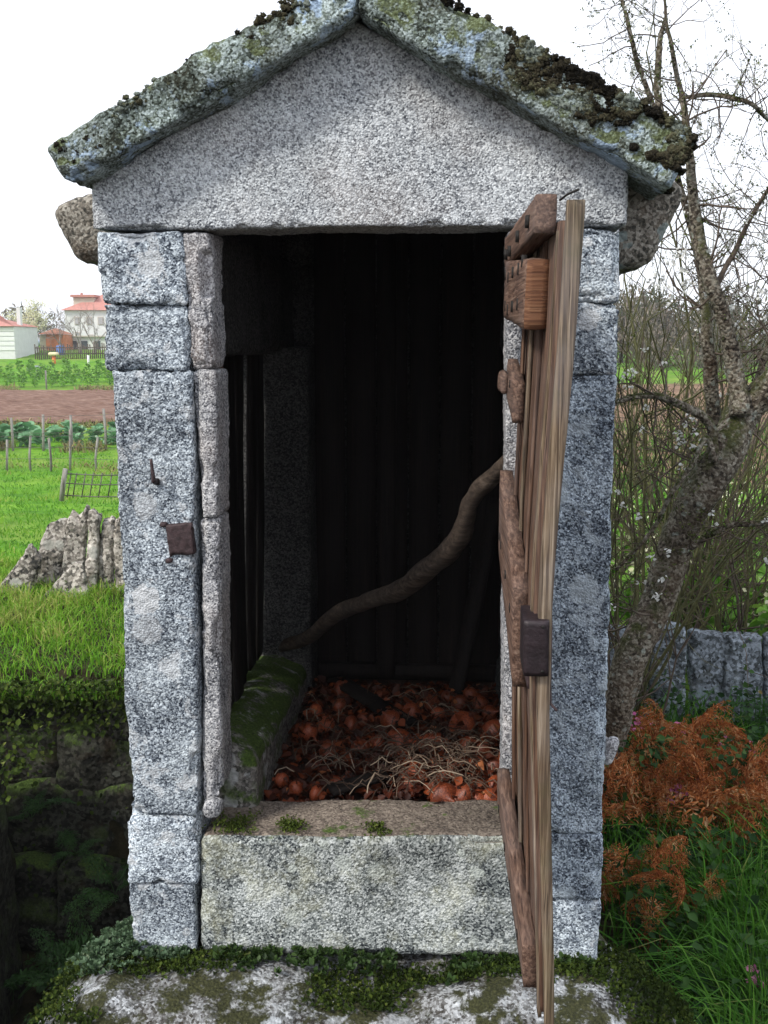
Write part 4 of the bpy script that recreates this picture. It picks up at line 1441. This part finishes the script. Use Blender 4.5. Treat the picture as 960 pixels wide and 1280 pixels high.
# undergrowth on the right bank
mb = MB()
n_ = 15000
P = np.stack([rng.uniform(.5, 3.6, n_), rng.uniform(1.9, 6.1, n_), np.zeros(n_)], 1)
cl = fbm(P * 2.2, 3, 25)
P[:, 2] = ground_z(P[:, 0], P[:, 1]) + np.clip(.30 * (1 + 1.1 * cl), .04, .6) * rng.random(n_) ** .6
keep = ~((P[:, 0] < .98) & (P[:, 1] < 4.4))
P = P[keep]; cl = cl[keep]
hi_ = np.clip((P[:, 2] + .85) / .5, 0, 1)
add_leaves(mb, P, rng.normal(size=P.shape) * np.array([1, 1, .5]) + np.array([0, -.3, -.1]), rng.uniform(.022, .06, len(P)), .72, .25, np.clip(.15 + .55 * hi_ * rng.random(len(P)) + .25 * rng.random(len(P)) + .2 * cl, 0, 1), .2)
tag(mb.build('undergrowth', MAT['ivy']), kind='stuff')
mb = MB()
cs = [(1.55, 3.1, .30), (1.25, 2.95, .22), (1.75, 3.5, .28), (1.35, 3.35, .2), (1.7, 2.7, .3), (2.1, 3.2, .3), (1.45, 3.8, .2), (1.9, 4.2, .25), (1.1, 2.75, .15), (2.3, 2.6, .3)]
Pl, Hl = [], []
for (x, y, r) in cs:
    for _ in range(420):
        a, q = rnd.uniform(0, 6.28), r * rnd.random() ** .7
        Pl.append((x + q * math.cos(a), y + q * math.sin(a), 0)); Hl.append(rnd.uniform(.25, .62))
for _ in range(4600):
    y = rnd.uniform(3.6, 6.2); Pl.append((rnd.uniform(.9, 3.4), y, 0)); Hl.append(rnd.uniform(.12, .42))
P = np.array(Pl); P[:, 2] = ground_z(P[:, 0], P[:, 1])
add_blades(mb, P, np.array(Hl), .0045, .75, np.clip(rng.normal(.5, .22, len(P)), 0, 1), droop=.8)
n_ = 14000
yy = 10 + 24 * rng.random(n_) ** 1.3
P = np.stack([yy * rng.uniform(.12, .5, n_), yy, np.zeros(n_)], 1); P[:, 2] = ground_z(P[:, 0], P[:, 1])
add_blades(mb, P, .16 * (.5 + rng.random(n_)), .012, .8, np.clip(.55 + .5 * fbm(P * .8, 3, 6) + .2 * rng.normal(size=n_), 0, 1))
tag(mb.build('long_grass', MAT['grass']), kind='stuff')
spots = [(792, 925, 5.3), (830, 925, 5.4), (868, 932, 5.3), (905, 940, 5.2), (945, 950, 5.1), (812, 955, 4.9), (850, 965, 4.8), (892, 975, 4.7), (932, 985, 4.6), (975, 975, 4.7), (776, 985, 4.7)]
BLAB = ['dead bracken at the foot of the mossy tree trunk', 'dead bracken just past the tree foot, under the first slab', 'dead bracken below the middle slab of the row', 'dead bracken below the slab with the pale top corner', 'dead bracken under the outermost slab in view',
        'dead bracken in the second row close to the jamb edge', 'dead bracken with pink flowers over it', 'dead bracken hump in the middle of the rusty mass', 'dead bracken low beside the long grass', 'dead bracken cut by the picture edge', 'dead bracken touching the pale chip stone on the jamb']
for (px, py, y) in spots:
    p = at_y(px, py, y)
    fronds('bracken_clump', BLAB[spots.index((px, py, y))], 'bracken', (p[0], p[1], p[2] - .18), BRK, 13, .62, 'dead bracken on the bank', 1.3, .22)
for (px, py, y, lab, n) in ((855, 1075, 3.75, 'lone rust brown bracken tuft among the green brambles', 9), (775, 1050, 4.2, 'dead bracken tuft against the edge of the right jamb', 10), (792, 1110, 4.0, 'low dead bracken between jamb edge and ivy', 7)):
    p = at_y(px, py, y)
    fronds('bracken_clump', lab, 'bracken', (p[0], p[1], p[2] - .15), BRK, n, .42, 'dead bracken on the bank', 1.3, .13)

# pink campion flowers
r2 = np.random.default_rng(3)
mb = MB()
a = np.linspace(0, 6.283, 5, endpoint=False)
for c0 in ((0, 0, 0), (.025, .01, -.02), (-.018, .012, -.035)):
    add_leaves(mb, np.tile(c0, (5, 1)), np.stack([np.cos(a), np.sin(a) - .5, np.full(5, .3)], 1), .020, .95, .2)
bl_me = mb.mesh('blossom', MAT['pink'])
mb = MB()
V, fs = tube(np.array([(0, 0, -.30), (.01, .01, -.15), (0, 0, 0)]), .002, 4)
st_me = mb.add(V, fs, tint=.4).mesh('stem', MAT['grass'])
fl_spots = [(770, 893, 5.6), (783, 900, 5.6), (797, 905, 5.5), (812, 903, 5.6), (760, 905, 5.5), (848, 905, 5.6), (791, 893, 5.6), (908, 922, 5.4), (936, 928, 5.4), (841, 988, 4.7), (849, 984, 4.7), (836, 1000, 4.7), (940, 1212, 3.3), (951, 1218, 3.3), (947, 1274, 3.2), (775, 908, 5.5)]
for (px, py, y) in fl_spots:
    p = at_y(px, py, y)
    lab = 'pink wildflower beside the foot of the mossy tree' if y > 5.45 and px < 830 else ('pink wildflower before the upright slabs' if y > 5.3 else ('pink wildflower over the rusty bracken' if y > 4 else 'pink wildflower low in the long grass'))
    t = thing('pink_flower', lab, 'flower', p, rnd.uniform(0, 6), 'pink campion flowers')
    t.scale = (1.25, 1.25, 1.25)
    obj('stem', st_me, t); obj('blossom', bl_me, t)


# ------------------------------------------------------------------ trees
def grow(mb, p, d, L, r, depth, tips, bend=.35, kids=3, up=.1, sides=5, spread=.8, ratio=.62, tw=.0):
    n = 6
    pts = [np.array(p, float)]
    d = unit(np.array(d, float))
    for i in range(n):
        d = unit(d + bend * .35 * rng.normal(size=3) + np.array([0, 0, up * .3]))
        pts.append(pts[-1] + d * L / n)
    V, fs = tube(np.array(pts), np.linspace(r, r * .55, n + 1), max(3, sides), cap=False)
    mb.add(V, fs, tint=.5)
    if depth == 0:
        tips.append(pts[-1]); tips.append(pts[3])
        return
    for k in range(kids):
        i = rnd.randint(2, n)
        dd = unit(unit(pts[i] - pts[i - 1]) + spread * rng.normal(size=3))
        grow(mb, pts[i], dd, L * ratio * rnd.uniform(.7, 1.2), r * .5, depth - 1, tips, bend, kids, up, max(3, sides - 1), spread, ratio)
    tips.append(pts[-1])


PT = thing('plum_tree', 'crooked mossy old fruit tree coming into white blossom', 'tree', at_y(775, 925, 5.0))
PB_ = np.array(PT.location)
TR = 5.0
paths = {
    'trunk': ([(752, 985, 44), (762, 930, 44), (775, 875, 44), (793, 810, 46), (820, 755, 46), (850, 668, 50), (878, 610, 52), (905, 570, 52), (928, 520, 46), (955, 490, 44), (990, 462, 40), (1030, 420, 36)], 5.0),
    'b1': ([(926, 520, 36), (921, 473, 30), (905, 401, 26), (888, 351, 24), (873, 296, 22), (866, 241, 18), (862, 190, 14), (857, 158, 12), (854, 125, 10), (847, 100, 9), (839, 56, 7), (833, 27, 5), (830, -10, 4)], 4.95),
    'b2': ([(893, 590, 26), (894, 549, 24), (889, 480, 24), (884, 422, 20), (880, 372, 15), (868, 300, 11), (846, 220, 11), (824, 130, 12), (824, 62, 10), (832, 20, 5)], 5.25),
    'b3': ([(893, 575, 18), (888, 532, 16), (862, 511, 15), (837, 500, 14), (812, 494, 12), (778, 500, 10), (740, 520, 8)], 4.9),
    'b4': ([(896, 580, 10), (883, 548, 9), (866, 578, 9), (837, 620, 8), (816, 663, 7), (770, 713, 6)], 4.85),
    'b5': ([(850, 690, 12), (866, 684, 11), (909, 659, 9), (960, 650, 10), (1010, 620, 8)], 4.85),
    'b6': ([(842, 210, 8), (822, 150, 9), (797, 79, 8), (789, 48, 7), (780, 8, 6), (770, -20, 5)], 5.3),
    'b7': ([(850, 122, 6), (885, 119, 8), (916, 123, 8), (941, 131, 7), (960, 150, 6), (1000, 190, 5)], 5.0),
    'b8': ([(893, 360, 10), (915, 320, 9), (940, 270, 7), (960, 235, 6), (990, 180, 5)], 5.0),
    'b9': ([(940, 505, 14), (968, 400, 10), (985, 320, 8), (1000, 250, 6)], 5.1),
}
tips, tw, mossp = [], MB(), []
for nm, (pp_, y) in paths.items():
    P3 = [at_y(px, py, y + .05 * math.sin(i * 1.7)) - PB_ for i, (px, py, w) in enumerate(pp_)]
    rr = [w * (.92 if nm == 'trunk' else .74) * y / F_PX / 2 for (_, _, w) in pp_]
    c, r = smooth_path(P3, rr, 6)
    c = c + .006 * np.stack([fbm(c * 9, 2, s) for s in (1, 2, 3)], 1)
    V, fs = tube(c, r, 14 if nm == 'trunk' else 9, .16, 5)
    MB().add(V, fs).build('trunk' if nm == 'trunk' else 'branch', MAT['bark'] if nm in ('trunk', 'b2', 'b1', 'b9') else (MAT['bark'] if nm in ('b3', 'b4', 'b5', 'b7', 'b6') else MAT['twig']), PT)
    nk = {'trunk': 20, 'b1': 34, 'b2': 28, 'b6': 18, 'b7': 18, 'b8': 14, 'b9': 18}.get(nm, 13)
    for k in range(nk):
        i = rnd.randint(len(c) // 5, len(c) - 1)
        d = rng.normal(size=3) + np.array([.1, 0, .25])
        grow(tw, c[i], d, rnd.uniform(.12, .38) * (1.3 if nm in ('trunk', 'b9') else 1), max(.0024, min(.006, r[i] * .3)), 2 if rnd.random() < .6 else 1, tips, .5, 3, .1, 4, .8)
    if nm != 'trunk':
        for _ in range(26):
            i = rnd.randint(len(c) // 3, len(c) - 1); mossp.append(c[i] + rng.normal(size=3) * r[i] * .8)
o = tw.build('twigs', MAT['twig'], PT); o['kind'] = 'stuff'
tips = np.array(tips)
bl = tips[rng.random(len(tips)) < .06]
extra = [at_y(px + rnd.gauss(0, 5), py + rnd.gauss(0, 5), 5.0) - PB_ for (px, py) in ((838, 328), (853, 322), (858, 335), (848, 318), (824, 355), (858, 358), (840, 362), (815, 352), (885, 325), (882, 318), (912, 388), (862, 345), (928, 372)) for _ in range(2)]
bl = np.concatenate([bl, np.array(extra)])
mb = MB()
P = np.repeat(bl, 6, 0) + rng.normal(size=(len(bl) * 6, 3)) * .008
add_leaves(mb, P, rng.normal(size=P.shape), .018, .95, .25)
o = mb.build('blossoms', MAT['petal'], PT); o['kind'] = 'stuff'
mb = MB()
bud = tips[rng.random(len(tips)) < .5]
P = np.repeat(bud, 3, 0) + rng.normal(size=(len(bud) * 3, 3)) * .006
add_leaves(mb, P, rng.normal(size=P.shape), .012, .6, .25, np.clip(rng.normal(.75, .2, len(P)), 0, 1))
o = mb.build('buds', MAT['moss'], PT); o['kind'] = 'stuff'
mossp = np.array(mossp)
P = np.repeat(mossp, 9, 0) + rng.normal(size=(len(mossp) * 9, 3)) * .010
mb = MB()
add_leaves(mb, P, rng.normal(size=P.shape), .014, .5, .25)
o = mb.build('bark_moss', MAT['moss'], PT); o['kind'] = 'stuff'


def bush(name, label, loc, stems, L, mat, seed, lean=.35, depth=2, r=.012, kids=3, up=.35, group=None, spread=.55):
    t = thing(name, label, 'shrub' if 'shrub' in name else 'tree', loc, 0, group)
    mb, tp = MB(), []
    for k in range(stems):
        a = rnd.uniform(0, 6.28)
        grow(mb, (.10 * math.cos(a), .10 * math.sin(a), -.05), (lean * math.cos(a), lean * math.sin(a), 1), L * rnd.uniform(.6, 1.1), r * rnd.uniform(.6, 1.2), depth, tp, .35, kids, up, 5, spread)
    obj('stems', mb.mesh('stems', mat), t)['kind'] = 'stuff'
    return t, np.array(tp)


for (px, y, n, L, m, lab) in ((775, 6.2, 13, 2.25, 'olive', 'bare shrub with olive green stems showing along the jamb edge'), (812, 6.9, 13, 2.3, 'olive', 'bare olive stemmed shrub between jamb and leaning trunk'), (870, 7.8, 12, 2.2, 'twig', 'fine twiggy shrub in the middle behind the arching dark branch'), (930, 6.8, 11, 2.0, 'olive', 'slender bare shrub behind the forked part of the trunk'), (835, 7.4, 9, 1.8, 'twig', 'thicket of grey brown stems behind the fruit tree'), (905, 7.0, 8, 1.5, 'twig', 'bare tangled shrub behind the thick trunk'), (960, 7.6, 8, 1.7, 'olive', 'bare shrub at the outer edge behind the trunk'), (800, 5.7, 6, .85, 'twig', 'low bare sapling in front of the slabs')):
    p = at_y(px, 800, y)
    bush('bare_shrub', lab, (p[0], y, soil(p[0], y)), n, L, MAT[m], 3, .3, 2 if L > 1 else 1, .013, 4, .3, 'bare shrubs behind the granary')
    if L > 1:       # arching bramble canes round their feet
        pass
BR = thing('bramble_thicket', 'thin arching bramble canes tangled behind the fruit tree', 'bramble', (1.9, 6.7, soil(1.9, 6.7)))
mb, leafp = MB(), []
for _ in range(190):
    p = np.array([rnd.uniform(-.8, 1.5), rnd.uniform(-.3, 1.5), rnd.uniform(0, .9)])
    a = rnd.uniform(0, 6.28)
    d = np.array([math.cos(a), .5 * math.sin(a), rnd.uniform(.2, 1.6)])
    pts = [p]
    for i in range(9):
        d = unit(d + np.array([0, 0, -.22]) + .15 * rng.normal(size=3))
        pts.append(pts[-1] + d * .11)
        if i > 3 and rnd.random() < .3: leafp.append(pts[-1])
    V, fs = tube(np.array(pts), np.linspace(.0045, .002, 10), 4, cap=False)
    mb.add(V, fs)
o = mb.build('canes', MAT['twig'], BR); o['kind'] = 'stuff'
leafp = np.array(leafp)
mb = MB()
P = np.repeat(leafp, 3, 0) + rng.normal(size=(len(leafp) * 3, 3)) * .02
add_leaves(mb, P, rng.normal(size=P.shape), .035, .7, .25, np.clip(rng.normal(.75, .15, len(P)), 0, 1))
o = mb.build('leaves', MAT['ivy'], BR); o['kind'] = 'stuff'

# far wood on the rise to the right
MAT['wood_mass'] = leafmat('far_wood_foliage', [(0, (.045, .06, .035)), (.4, (.09, .10, .065)), (.7, (.17, .145, .115)), (1, (.24, .20, .17))], .9, .1, .1)
mb = MB()
for i in range(95):
    y = rnd.uniform(64, 100); x = y * rnd.uniform(.08, .60)
    h = rnd.uniform(3.5, 6.3) * y / 85; z0 = soil(x, y)
    k = 420
    d = unit(rng.normal(size=(k, 3))) * rng.random((k, 1)) ** .4
    P = np.array([x, y, z0 + h * .5]) + d * np.array([h * .4, h * .4, h * .5])
    add_leaves(mb, P, rng.normal(size=P.shape) + np.array([0, 0, 1.2]), h * rng.uniform(.05, .14, k), .28, .3, np.clip(rnd.uniform(.2, .9) + .12 * rng.normal(size=k), 0, 1))
    V, fs = tube(np.array([(x, y, z0), (x, y, z0 + h * .8)]), h * .02, 4, cap=False); mb.add(V, fs, tint=.6)
tag(mb.build('far_wood', MAT['wood_mass']), kind='stuff')

# ------------------------------------------------------------------ far left: fences, garden, houses
def wire_fence(name, label, posts, h, mat, wires, lean=.0, r=.05):
    p0 = np.array(posts[0] + (soil(*posts[0]),))
    t = thing(name, label, 'fence', p0)
    tops = []
    for (x, y) in posts:
        z = soil(x, y)
        hh = h * rnd.uniform(.85, 1.15)
        b = np.array([x, y, z - .1]) - p0
        V, fs = tube(np.array([b, b + (lean * rnd.uniform(-.5, 1.2), 0, hh * .5), b + (lean * rnd.uniform(-.5, 1.5) * 2, 0, hh + .1)]), r, 6, .1)
        MB().add(V, fs).build('post', mat, t)
        tops.append((b, hh))
    for wz in wires:
        pts = []
        for (b, hh) in tops: pts.append(b + np.array([0, -r, .1 + h * wz]))
        V, fs = tube(np.array(pts), max(.006, r * .12), 4, cap=False)
        MB().add(V, fs).build('wire', MAT['wire'], t)
    return t


xs = [(-5 - 2.0 * i, 24.2 + .06 * i) for i in range(8)]
xs = [(float(at_y(px, 600, 29)[0]), 29.0) for px in (-60, 9, 39, 64, 88, 121, 150, 190)]
wire_fence('wire_fence', 'thin wire fence on pale stakes across the middle of the meadow', xs, 1.05, MAT['post'], (.35, .65, .95), .03, .035)
xs = [(float(at_y(px, 560, 35)[0]), 35.0) for px in (-50, -20, 16, 54, 90, 132, 160, 200)]
wire_fence('wire_fence', 'farther wire fence along the near edge of the cabbage rows', xs, 1.25, MAT['post'], (.5, .95), .02, .045)
mb = MB()
for (yy_, n_, w_, hh_) in ((29.3, 900, .5, .16), (35.0, 1600, .45, .34), (39.6, 900, .4, .3), (43.2, 1400, .6, .25), (68.6, 1500, .8, .35)):
    P = np.stack([yy_ * rng.uniform(-.46, -.14, n_), yy_ + w_ * rng.normal(size=n_), np.zeros(n_)], 1)
    P = P[fbm(P * np.array([.5, .2, 0]) + yy_, 2, 4) > -.15]
    P[:, 2] = ground_z(P[:, 0], P[:, 1])
    add_blades(mb, P, hh_ * (.4 + rng.random(len(P))), .02 * yy_ / 30, .9, np.clip(rng.normal(.5, .25, len(P)), 0, 1))
tag(mb.build('dry_grass', leafmat('dry_grass', [(0, (.10, .08, .03)), (.5, (.26, .2, .1)), (.8, (.2, .26, .06)), (1, (.4, .34, .2))], .8, .2, .1)), kind='stuff')
g = thing('mesh_fence', 'short piece of sagging mesh fence tied to one leaning post', 'fence', at_y(78, 622, 20))
gb = np.array(g.location)
V, fs = tube(np.array([at_y(77, 626, 20) - gb, at_y(79, 605, 20) - gb, at_y(82, 586, 20) - gb]), .05, 7, .1)
MB().add(V, fs).build('post', MAT['post'], g)
for px in (88, 95, 106, 116, 127, 139, 152, 165):
    V, fs = tube(np.array([at_y(px - 4, 622, 20.1) - gb, at_y(px + 1, 591, 20.1) - gb]), .012, 4)
    MB().add(V, fs).build('wire', MAT['wire'], g)
for (ya, yb) in ((592, 594), (604, 606), (619, 621)):
    V, fs = tube(np.array([at_y(80, ya, 20.08) - gb, at_y(120, yb, 20.08) - gb, at_y(170, yb, 20.08) - gb]), .011, 4)
    MB().add(V, fs).build('wire', MAT['wire'], g)


def boxm(name, x0, x1, y0, y1, z0, z1, mat, parent, base, r=.02):
    P, N, F = rounded((x1 - x0, y1 - y0, z1 - z0), 5, r)
    V = P + np.array([(x0 + x1) / 2, (y0 + y1) / 2, (z0 + z1) / 2]) - base
    return MB().add(V, F).build(name, mat, parent, False)


def hip_roof(name, x0, x1, y0, y1, z, h, mat, parent, base, inset=.5):
    ym = (y0 + y1) / 2; k = (y1 - y0) / 2 * inset * 2
    V = np.array([(x0, y0, z), (x1, y0, z), (x1, y1, z), (x0, y1, z), (x0 + k, ym, z + h), (x1 - k, ym, z + h)]) - base
    F4 = np.array([[0, 1, 5, 4], [2, 3, 4, 5], [3, 2, 1, 0]]); F3 = np.array([[1, 2, 5], [3, 0, 4]])
    return MB().add(V, [F4, F3]).build(name, mat, parent, False)


HY = 105.0
def hx(px, y): return float(at_y(px, 440, y)[0])
def hz(py, y): return float(at_y(480, py, y)[2])
hb = np.array([hx(110, HY), HY, soil(hx(110, HY), HY)])
H = thing('farmhouse', 'white two storey farmhouse with red hipped roof beyond the garden', 'house', hb)
x0, x1, z0, ze = hx(83, HY), hx(190, HY), hb[2] - .3, hz(388, HY)
boxm('wall', x0, x1, HY, HY + 8, z0, ze, MAT['white'], H, hb)
rf = hip_roof('roof', x0 - .3, x1 + .3, HY - .4, HY + 8.4, ze + .02, hz(366, HY) - ze + .2, MAT['tile'], H, hb, .42)
boxm('roof_tower', hx(89, HY), hx(115, HY), HY + 1.5, HY + 5, ze + .05, hz(371, HY), MAT['beige'], H, hb)
boxm('cornice', hx(86.5, HY), hx(117, HY), HY + 1.2, HY + 5.3, hz(370.8, HY), hz(367.5, HY), MAT['tile'], H, hb)
boxm('chimney', hx(93, HY), hx(95, HY), HY + 3, HY + 3.4, hz(367, HY), hz(364, HY), MAT['tile'], H, hb)
for (a, b_, c, d) in ((95, 101, 396, 406), (110, 117, 396, 406), (124, 131, 396, 406), (95, 101, 415, 428), (112, 118, 418, 440)):
    f = boxm('window', hx(a, HY), hx(b_, HY), HY - .08, HY + .02, hz(d, HY), hz(c, HY), MAT['beige'], H, hb, .01)
    boxm('pane', hx(a + .8, HY), hx(b_ - .8, HY), HY - .12, HY - .05, hz(d - .8, HY), hz(c + .8, HY), MAT['faded_pane'], f, hb, .01)
yb = 100.0
bb = np.array([hx(105, yb), yb, soil(hx(105, yb), yb)])
Bn = thing('outbuilding', 'low pale lean-to building in front of the farmhouse', 'building', bb)
boxm('wall', hx(82, yb), hx(170, yb), yb, yb + 3, bb[2] - .3, hz(421, yb), MAT['white'], Bn, bb)
boxm('roof', hx(81, yb), hx(171, yb), yb - .3, yb + 3.2, hz(420.9, yb), hz(419.5, yb), MAT['beige'], Bn, bb)
for (a, b_) in ((90, 97), (102, 110), (118, 126)):
    boxm('door', hx(a, yb), hx(b_, yb), yb - .06, yb + .02, bb[2], hz(426, yb), MAT['glass'], Bn, bb, .01)
ys = 97.0
sb = np.array([hx(66, ys), ys, soil(hx(66, ys), ys)])
Sh = thing('rusty_shed', 'orange rust coloured shed between the bare trees', 'shed', sb)
MAT['rustwall'] = plain('orange_sheet', (.50, .17, .08), .8, .25, 3)
boxm('wall', hx(58, ys), hx(80, ys), ys, ys + 3, sb[2] - .3, hz(418, ys), MAT['rustwall'], Sh, sb)
hip_roof('roof', hx(49, ys), hx(81, ys), ys - .3, ys + 3.3, hz(417.8, ys), .55, plain('rust_roof', (.30, .13, .08), .9, .3, 4), Sh, sb, .3)
boxm('door', hx(49.5, ys), hx(57.5, ys), ys + .2, ys + 2.5, sb[2] - .3, hz(418.5, ys), MAT['beige'], Sh, sb)
yw = 88.0
wb = np.array([hx(2, yw), yw, soil(hx(2, yw), yw)])
Wh = thing('white_barn', 'white boarded barn with a red roof cut by the picture edge', 'barn', wb)
boxm('wall', hx(-60, yw), hx(19, yw), yw, yw + 6, wb[2] - .4, hz(408, yw), MAT['white'], Wh, wb)
hip_roof('roof', hx(-62, yw), hx(20.5, yw), yw - .3, yw + 6.3, hz(407.8, yw), .95, MAT['tile'], Wh, wb, .5)
for k in range(5):
    z = hz(414 + k * 6, yw)
    boxm('board', hx(-60, yw), hx(19.1, yw), yw - .05, yw + .04, z, z + .28, plain('white_boards', (.72, .72, .72), .8, .05, 2) if k == 0 else bpy.data.materials['white_boards'], Wh, wb, .01)
boxm('chimney', hx(10, yw), hx(15, yw), yw + 2.5, yw + 3, hz(408, yw), hz(383, yw), MAT['white'], Wh, wb)
yc = 101.0
cb = np.array([hx(25, yc), yc, soil(hx(25, yc), yc)])
Cr = thing('parked_car', 'small pale blue car parked beside the white barn', 'car', cb)
P, N, F = rounded((3.9, 1.7, .62), .3, .22); MB().add(P + (0, 0, .62), F).build('body', plain('pale_blue_paint', (.35, .42, .55), .3, .05, 1, .5), Cr)
P, N, F = rounded((2.2, 1.5, .60), .25, .25); P[:, 0] *= 1 - .25 * np.clip(P[:, 2], 0, 1); MB().add(P + (.15, 0, 1.15), F).build('windows', MAT['glass'], Cr)
P, N, F = rounded((1.6, 1.35, .06), .4, .02); MB().add(P + (.15, 0, 1.46), F).build('roof', bpy.data.materials['pale_blue_paint'], Cr)
for wx in (-1.25, 1.25):
    for wy in (-.8, .8):
        V, fs = tube(np.array([(wx, wy - .1, .31), (wx, wy + .1, .31)]), .31, 14)
        MB().add(V, fs).build('wheel', MAT['hole'], Cr)
MAT['orange'] = plain('orange_paint', (.65, .18, .04), .6, .1, 5)


def post_at(name, label, px, py0, py1, y, w, mat, cap=None):
    p = at_y(px, py1, y)
    t = thing(name, label, 'post', p)
    h = float(at_y(px, py0, y)[2] - p[2])
    V, fs = tube(np.array([(0, 0, -.3), (0, 0, h * .5), (0, 0, h)]), w / 2, 8, .06)
    MB().add(V, fs).build('shaft', mat, t)
    if cap is not None:
        P, N, F = rounded((w * 2.4, w * 2.2, w * .9), .1, w * .4)
        MB().add(P + (0, 0, h + .1), F).build('cap', cap, t)


post_at('orange_post', 'bright orange post with a pale cap in the kale garden', 68, 444, 463, 84, .30, MAT['orange'], plain('cream_cap', (.7, .62, .4), .8, .05, 4))
post_at('white_post', 'thin white post standing in the kale garden', 111, 444, 462, 84, .20, MAT['white'])
post_at('grey_post', 'grey post at the upper corner of the ploughed field', 58, 463, 483, 70, .12, MAT['post'])
p = at_y(48, 466, 80)
t = tag(MB().add(*lump((1.5, 1.0, 1.0), .2, .15, .1, 3)).build('stone_trough', MAT['slabs_cool']), 'grey stone trough at the end of the kale garden', 'trough'); t.location = tuple(p)
p = at_y(76, 447, 92)
V, fs = tube(np.array([(0, 0, -.3), (0, 0, .1), (0, 0, 1.0), (0, 0, 1.05)]), [.33, .36, .36, .30], 12)
tag(MB().add(V, fs).build('blue_barrel', plain('blue_plastic', (.06, .14, .38), .4, .1, 2)), 'blue barrel in front of the rusty shed', 'barrel').location = tuple(p)
gf_ = thing('garden_fence', 'brown stake fence between the kale garden and the sheds', 'fence', (hx(90, 88), 88, soil(hx(90, 88), 88)))
fb_ = np.array(gf_.location)
st = MB().add(*tube(np.array([(0, 0, -.2), (.02, 0, .5), (0, 0, 1.15)]), .05, 5)).mesh('stake', MAT['twig'])
for k in range(44):
    o = obj('stake', st, gf_)
    x = hx(44, 88) + k * .17 * 1.0
    o.location = (x - fb_[0], rnd.uniform(-.05, .05), soil(x, 88.0) - fb_[2])
    o.scale = (1, 1, rnd.uniform(.7, 1.15))
for z in (.45, .95):
    V, fs = tube(np.array([(hx(44, 88), 88.06, soil(hx(44, 88), 88) + z), (hx(150, 88), 88.06, soil(hx(150, 88), 88) + z)]) - fb_, .045, 5)
    MB().add(V, fs).build('rail', MAT['twig'], gf_)


def far_tree(label, px, y, h, blossom, seed, stems=3, group=None):
    x = hx(px, y); z = soil(x, y)
    t = thing('blossom_tree' if blossom else 'bare_tree', label, 'tree', (x, y, z), 0, group)
    mb, tp = MB(), []
    trunk = MB()
    for k in range(stems):
        a = rnd.uniform(0, 6.28)
        grow(mb, (.1 * math.cos(a), .1 * math.sin(a), h * .25), (.5 * math.cos(a), .5 * math.sin(a), 1), h * .5, .05, 3, tp, .4, 4, .2, 4, .7)
    V, fs = tube(np.array([(0, 0, -.2), (.03, 0, h * .15), (0, 0, h * .3)]), [.13, .11, .09], 7, .1)
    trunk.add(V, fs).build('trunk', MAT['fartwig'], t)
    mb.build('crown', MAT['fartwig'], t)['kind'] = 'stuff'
    if blossom:
        tp = np.array(tp)
        m2 = MB()
        P = np.repeat(tp, 3, 0) + rng.normal(size=(len(tp) * 3, 3)) * .12
        add_leaves(m2, P, rng.normal(size=P.shape), .13, .9, .2)
        m2.build('blossoms', MAT['yellowfl'], t)['kind'] = 'stuff'


far_tree('pale blossoming tree between white barn and rusty shed', 36, 95, 3.6, True, 1, 4)
for (px, y, h, lab) in ((75, 94, 3.4, 'bare grey tree in front of the rusty shed'), (100, 93, 3.5, 'bare tree before the farmhouse wall nearest the shed'), (118, 92, 3.6, 'bare tree before the farmhouse nearest the granary'), (88, 110, 4.2, 'bare tree rising behind the rusty shed'), (62, 112, 4.6, 'tall bare tree on the skyline between barn and farmhouse'), (28, 115, 4.4, 'bare tree on the skyline behind the blossoming tree')):
    far_tree(lab, px, y, h, False, 2, 3, 'bare trees round the far farm')
mb = MB()
for i in range(40):
    y = rnd.uniform(125, 150); x = y * rnd.uniform(-.62, -.12)
    h = rnd.uniform(3.0, 5.5); z0 = soil(x, y); k = 90
    d = unit(rng.normal(size=(k, 3))) * rng.random((k, 1)) ** .4
    P = np.array([x, y, z0 + h * .55]) + d * np.array([h * .4, h * .4, h * .45])
    add_leaves(mb, P, rng.normal(size=P.shape) + np.array([0, 0, .6]), h * rng.uniform(.08, .22, k), .4, .3, np.clip(rnd.uniform(.3, .9) + .12 * rng.normal(size=k), 0, 1))
tag(mb.build('far_treeline', MAT['wood_mass']), kind='stuff')

# ------------------------------------------------------------------ the damp air
M = bpy.data.materials.new('haze')
M.use_nodes = True
nt = M.node_tree
nt.nodes.remove(nt.nodes['Principled BSDF'])
pv = nt.nodes.new('ShaderNodeVolumePrincipled')
pv.inputs['Color'].default_value = (.93, .95, 1, 1)
pv.inputs['Density'].default_value = .0007
nt.links.new(pv.outputs[0], nt.nodes['Material Output'].inputs['Volume'])
P, F = box_grid(1, 1, 1)
V = P * np.array([2600, 1700, 12]) + np.array([0, 1300, 6.5])
tag(MB().add(V, F).build('haze', M, None, False), kind='stuff')
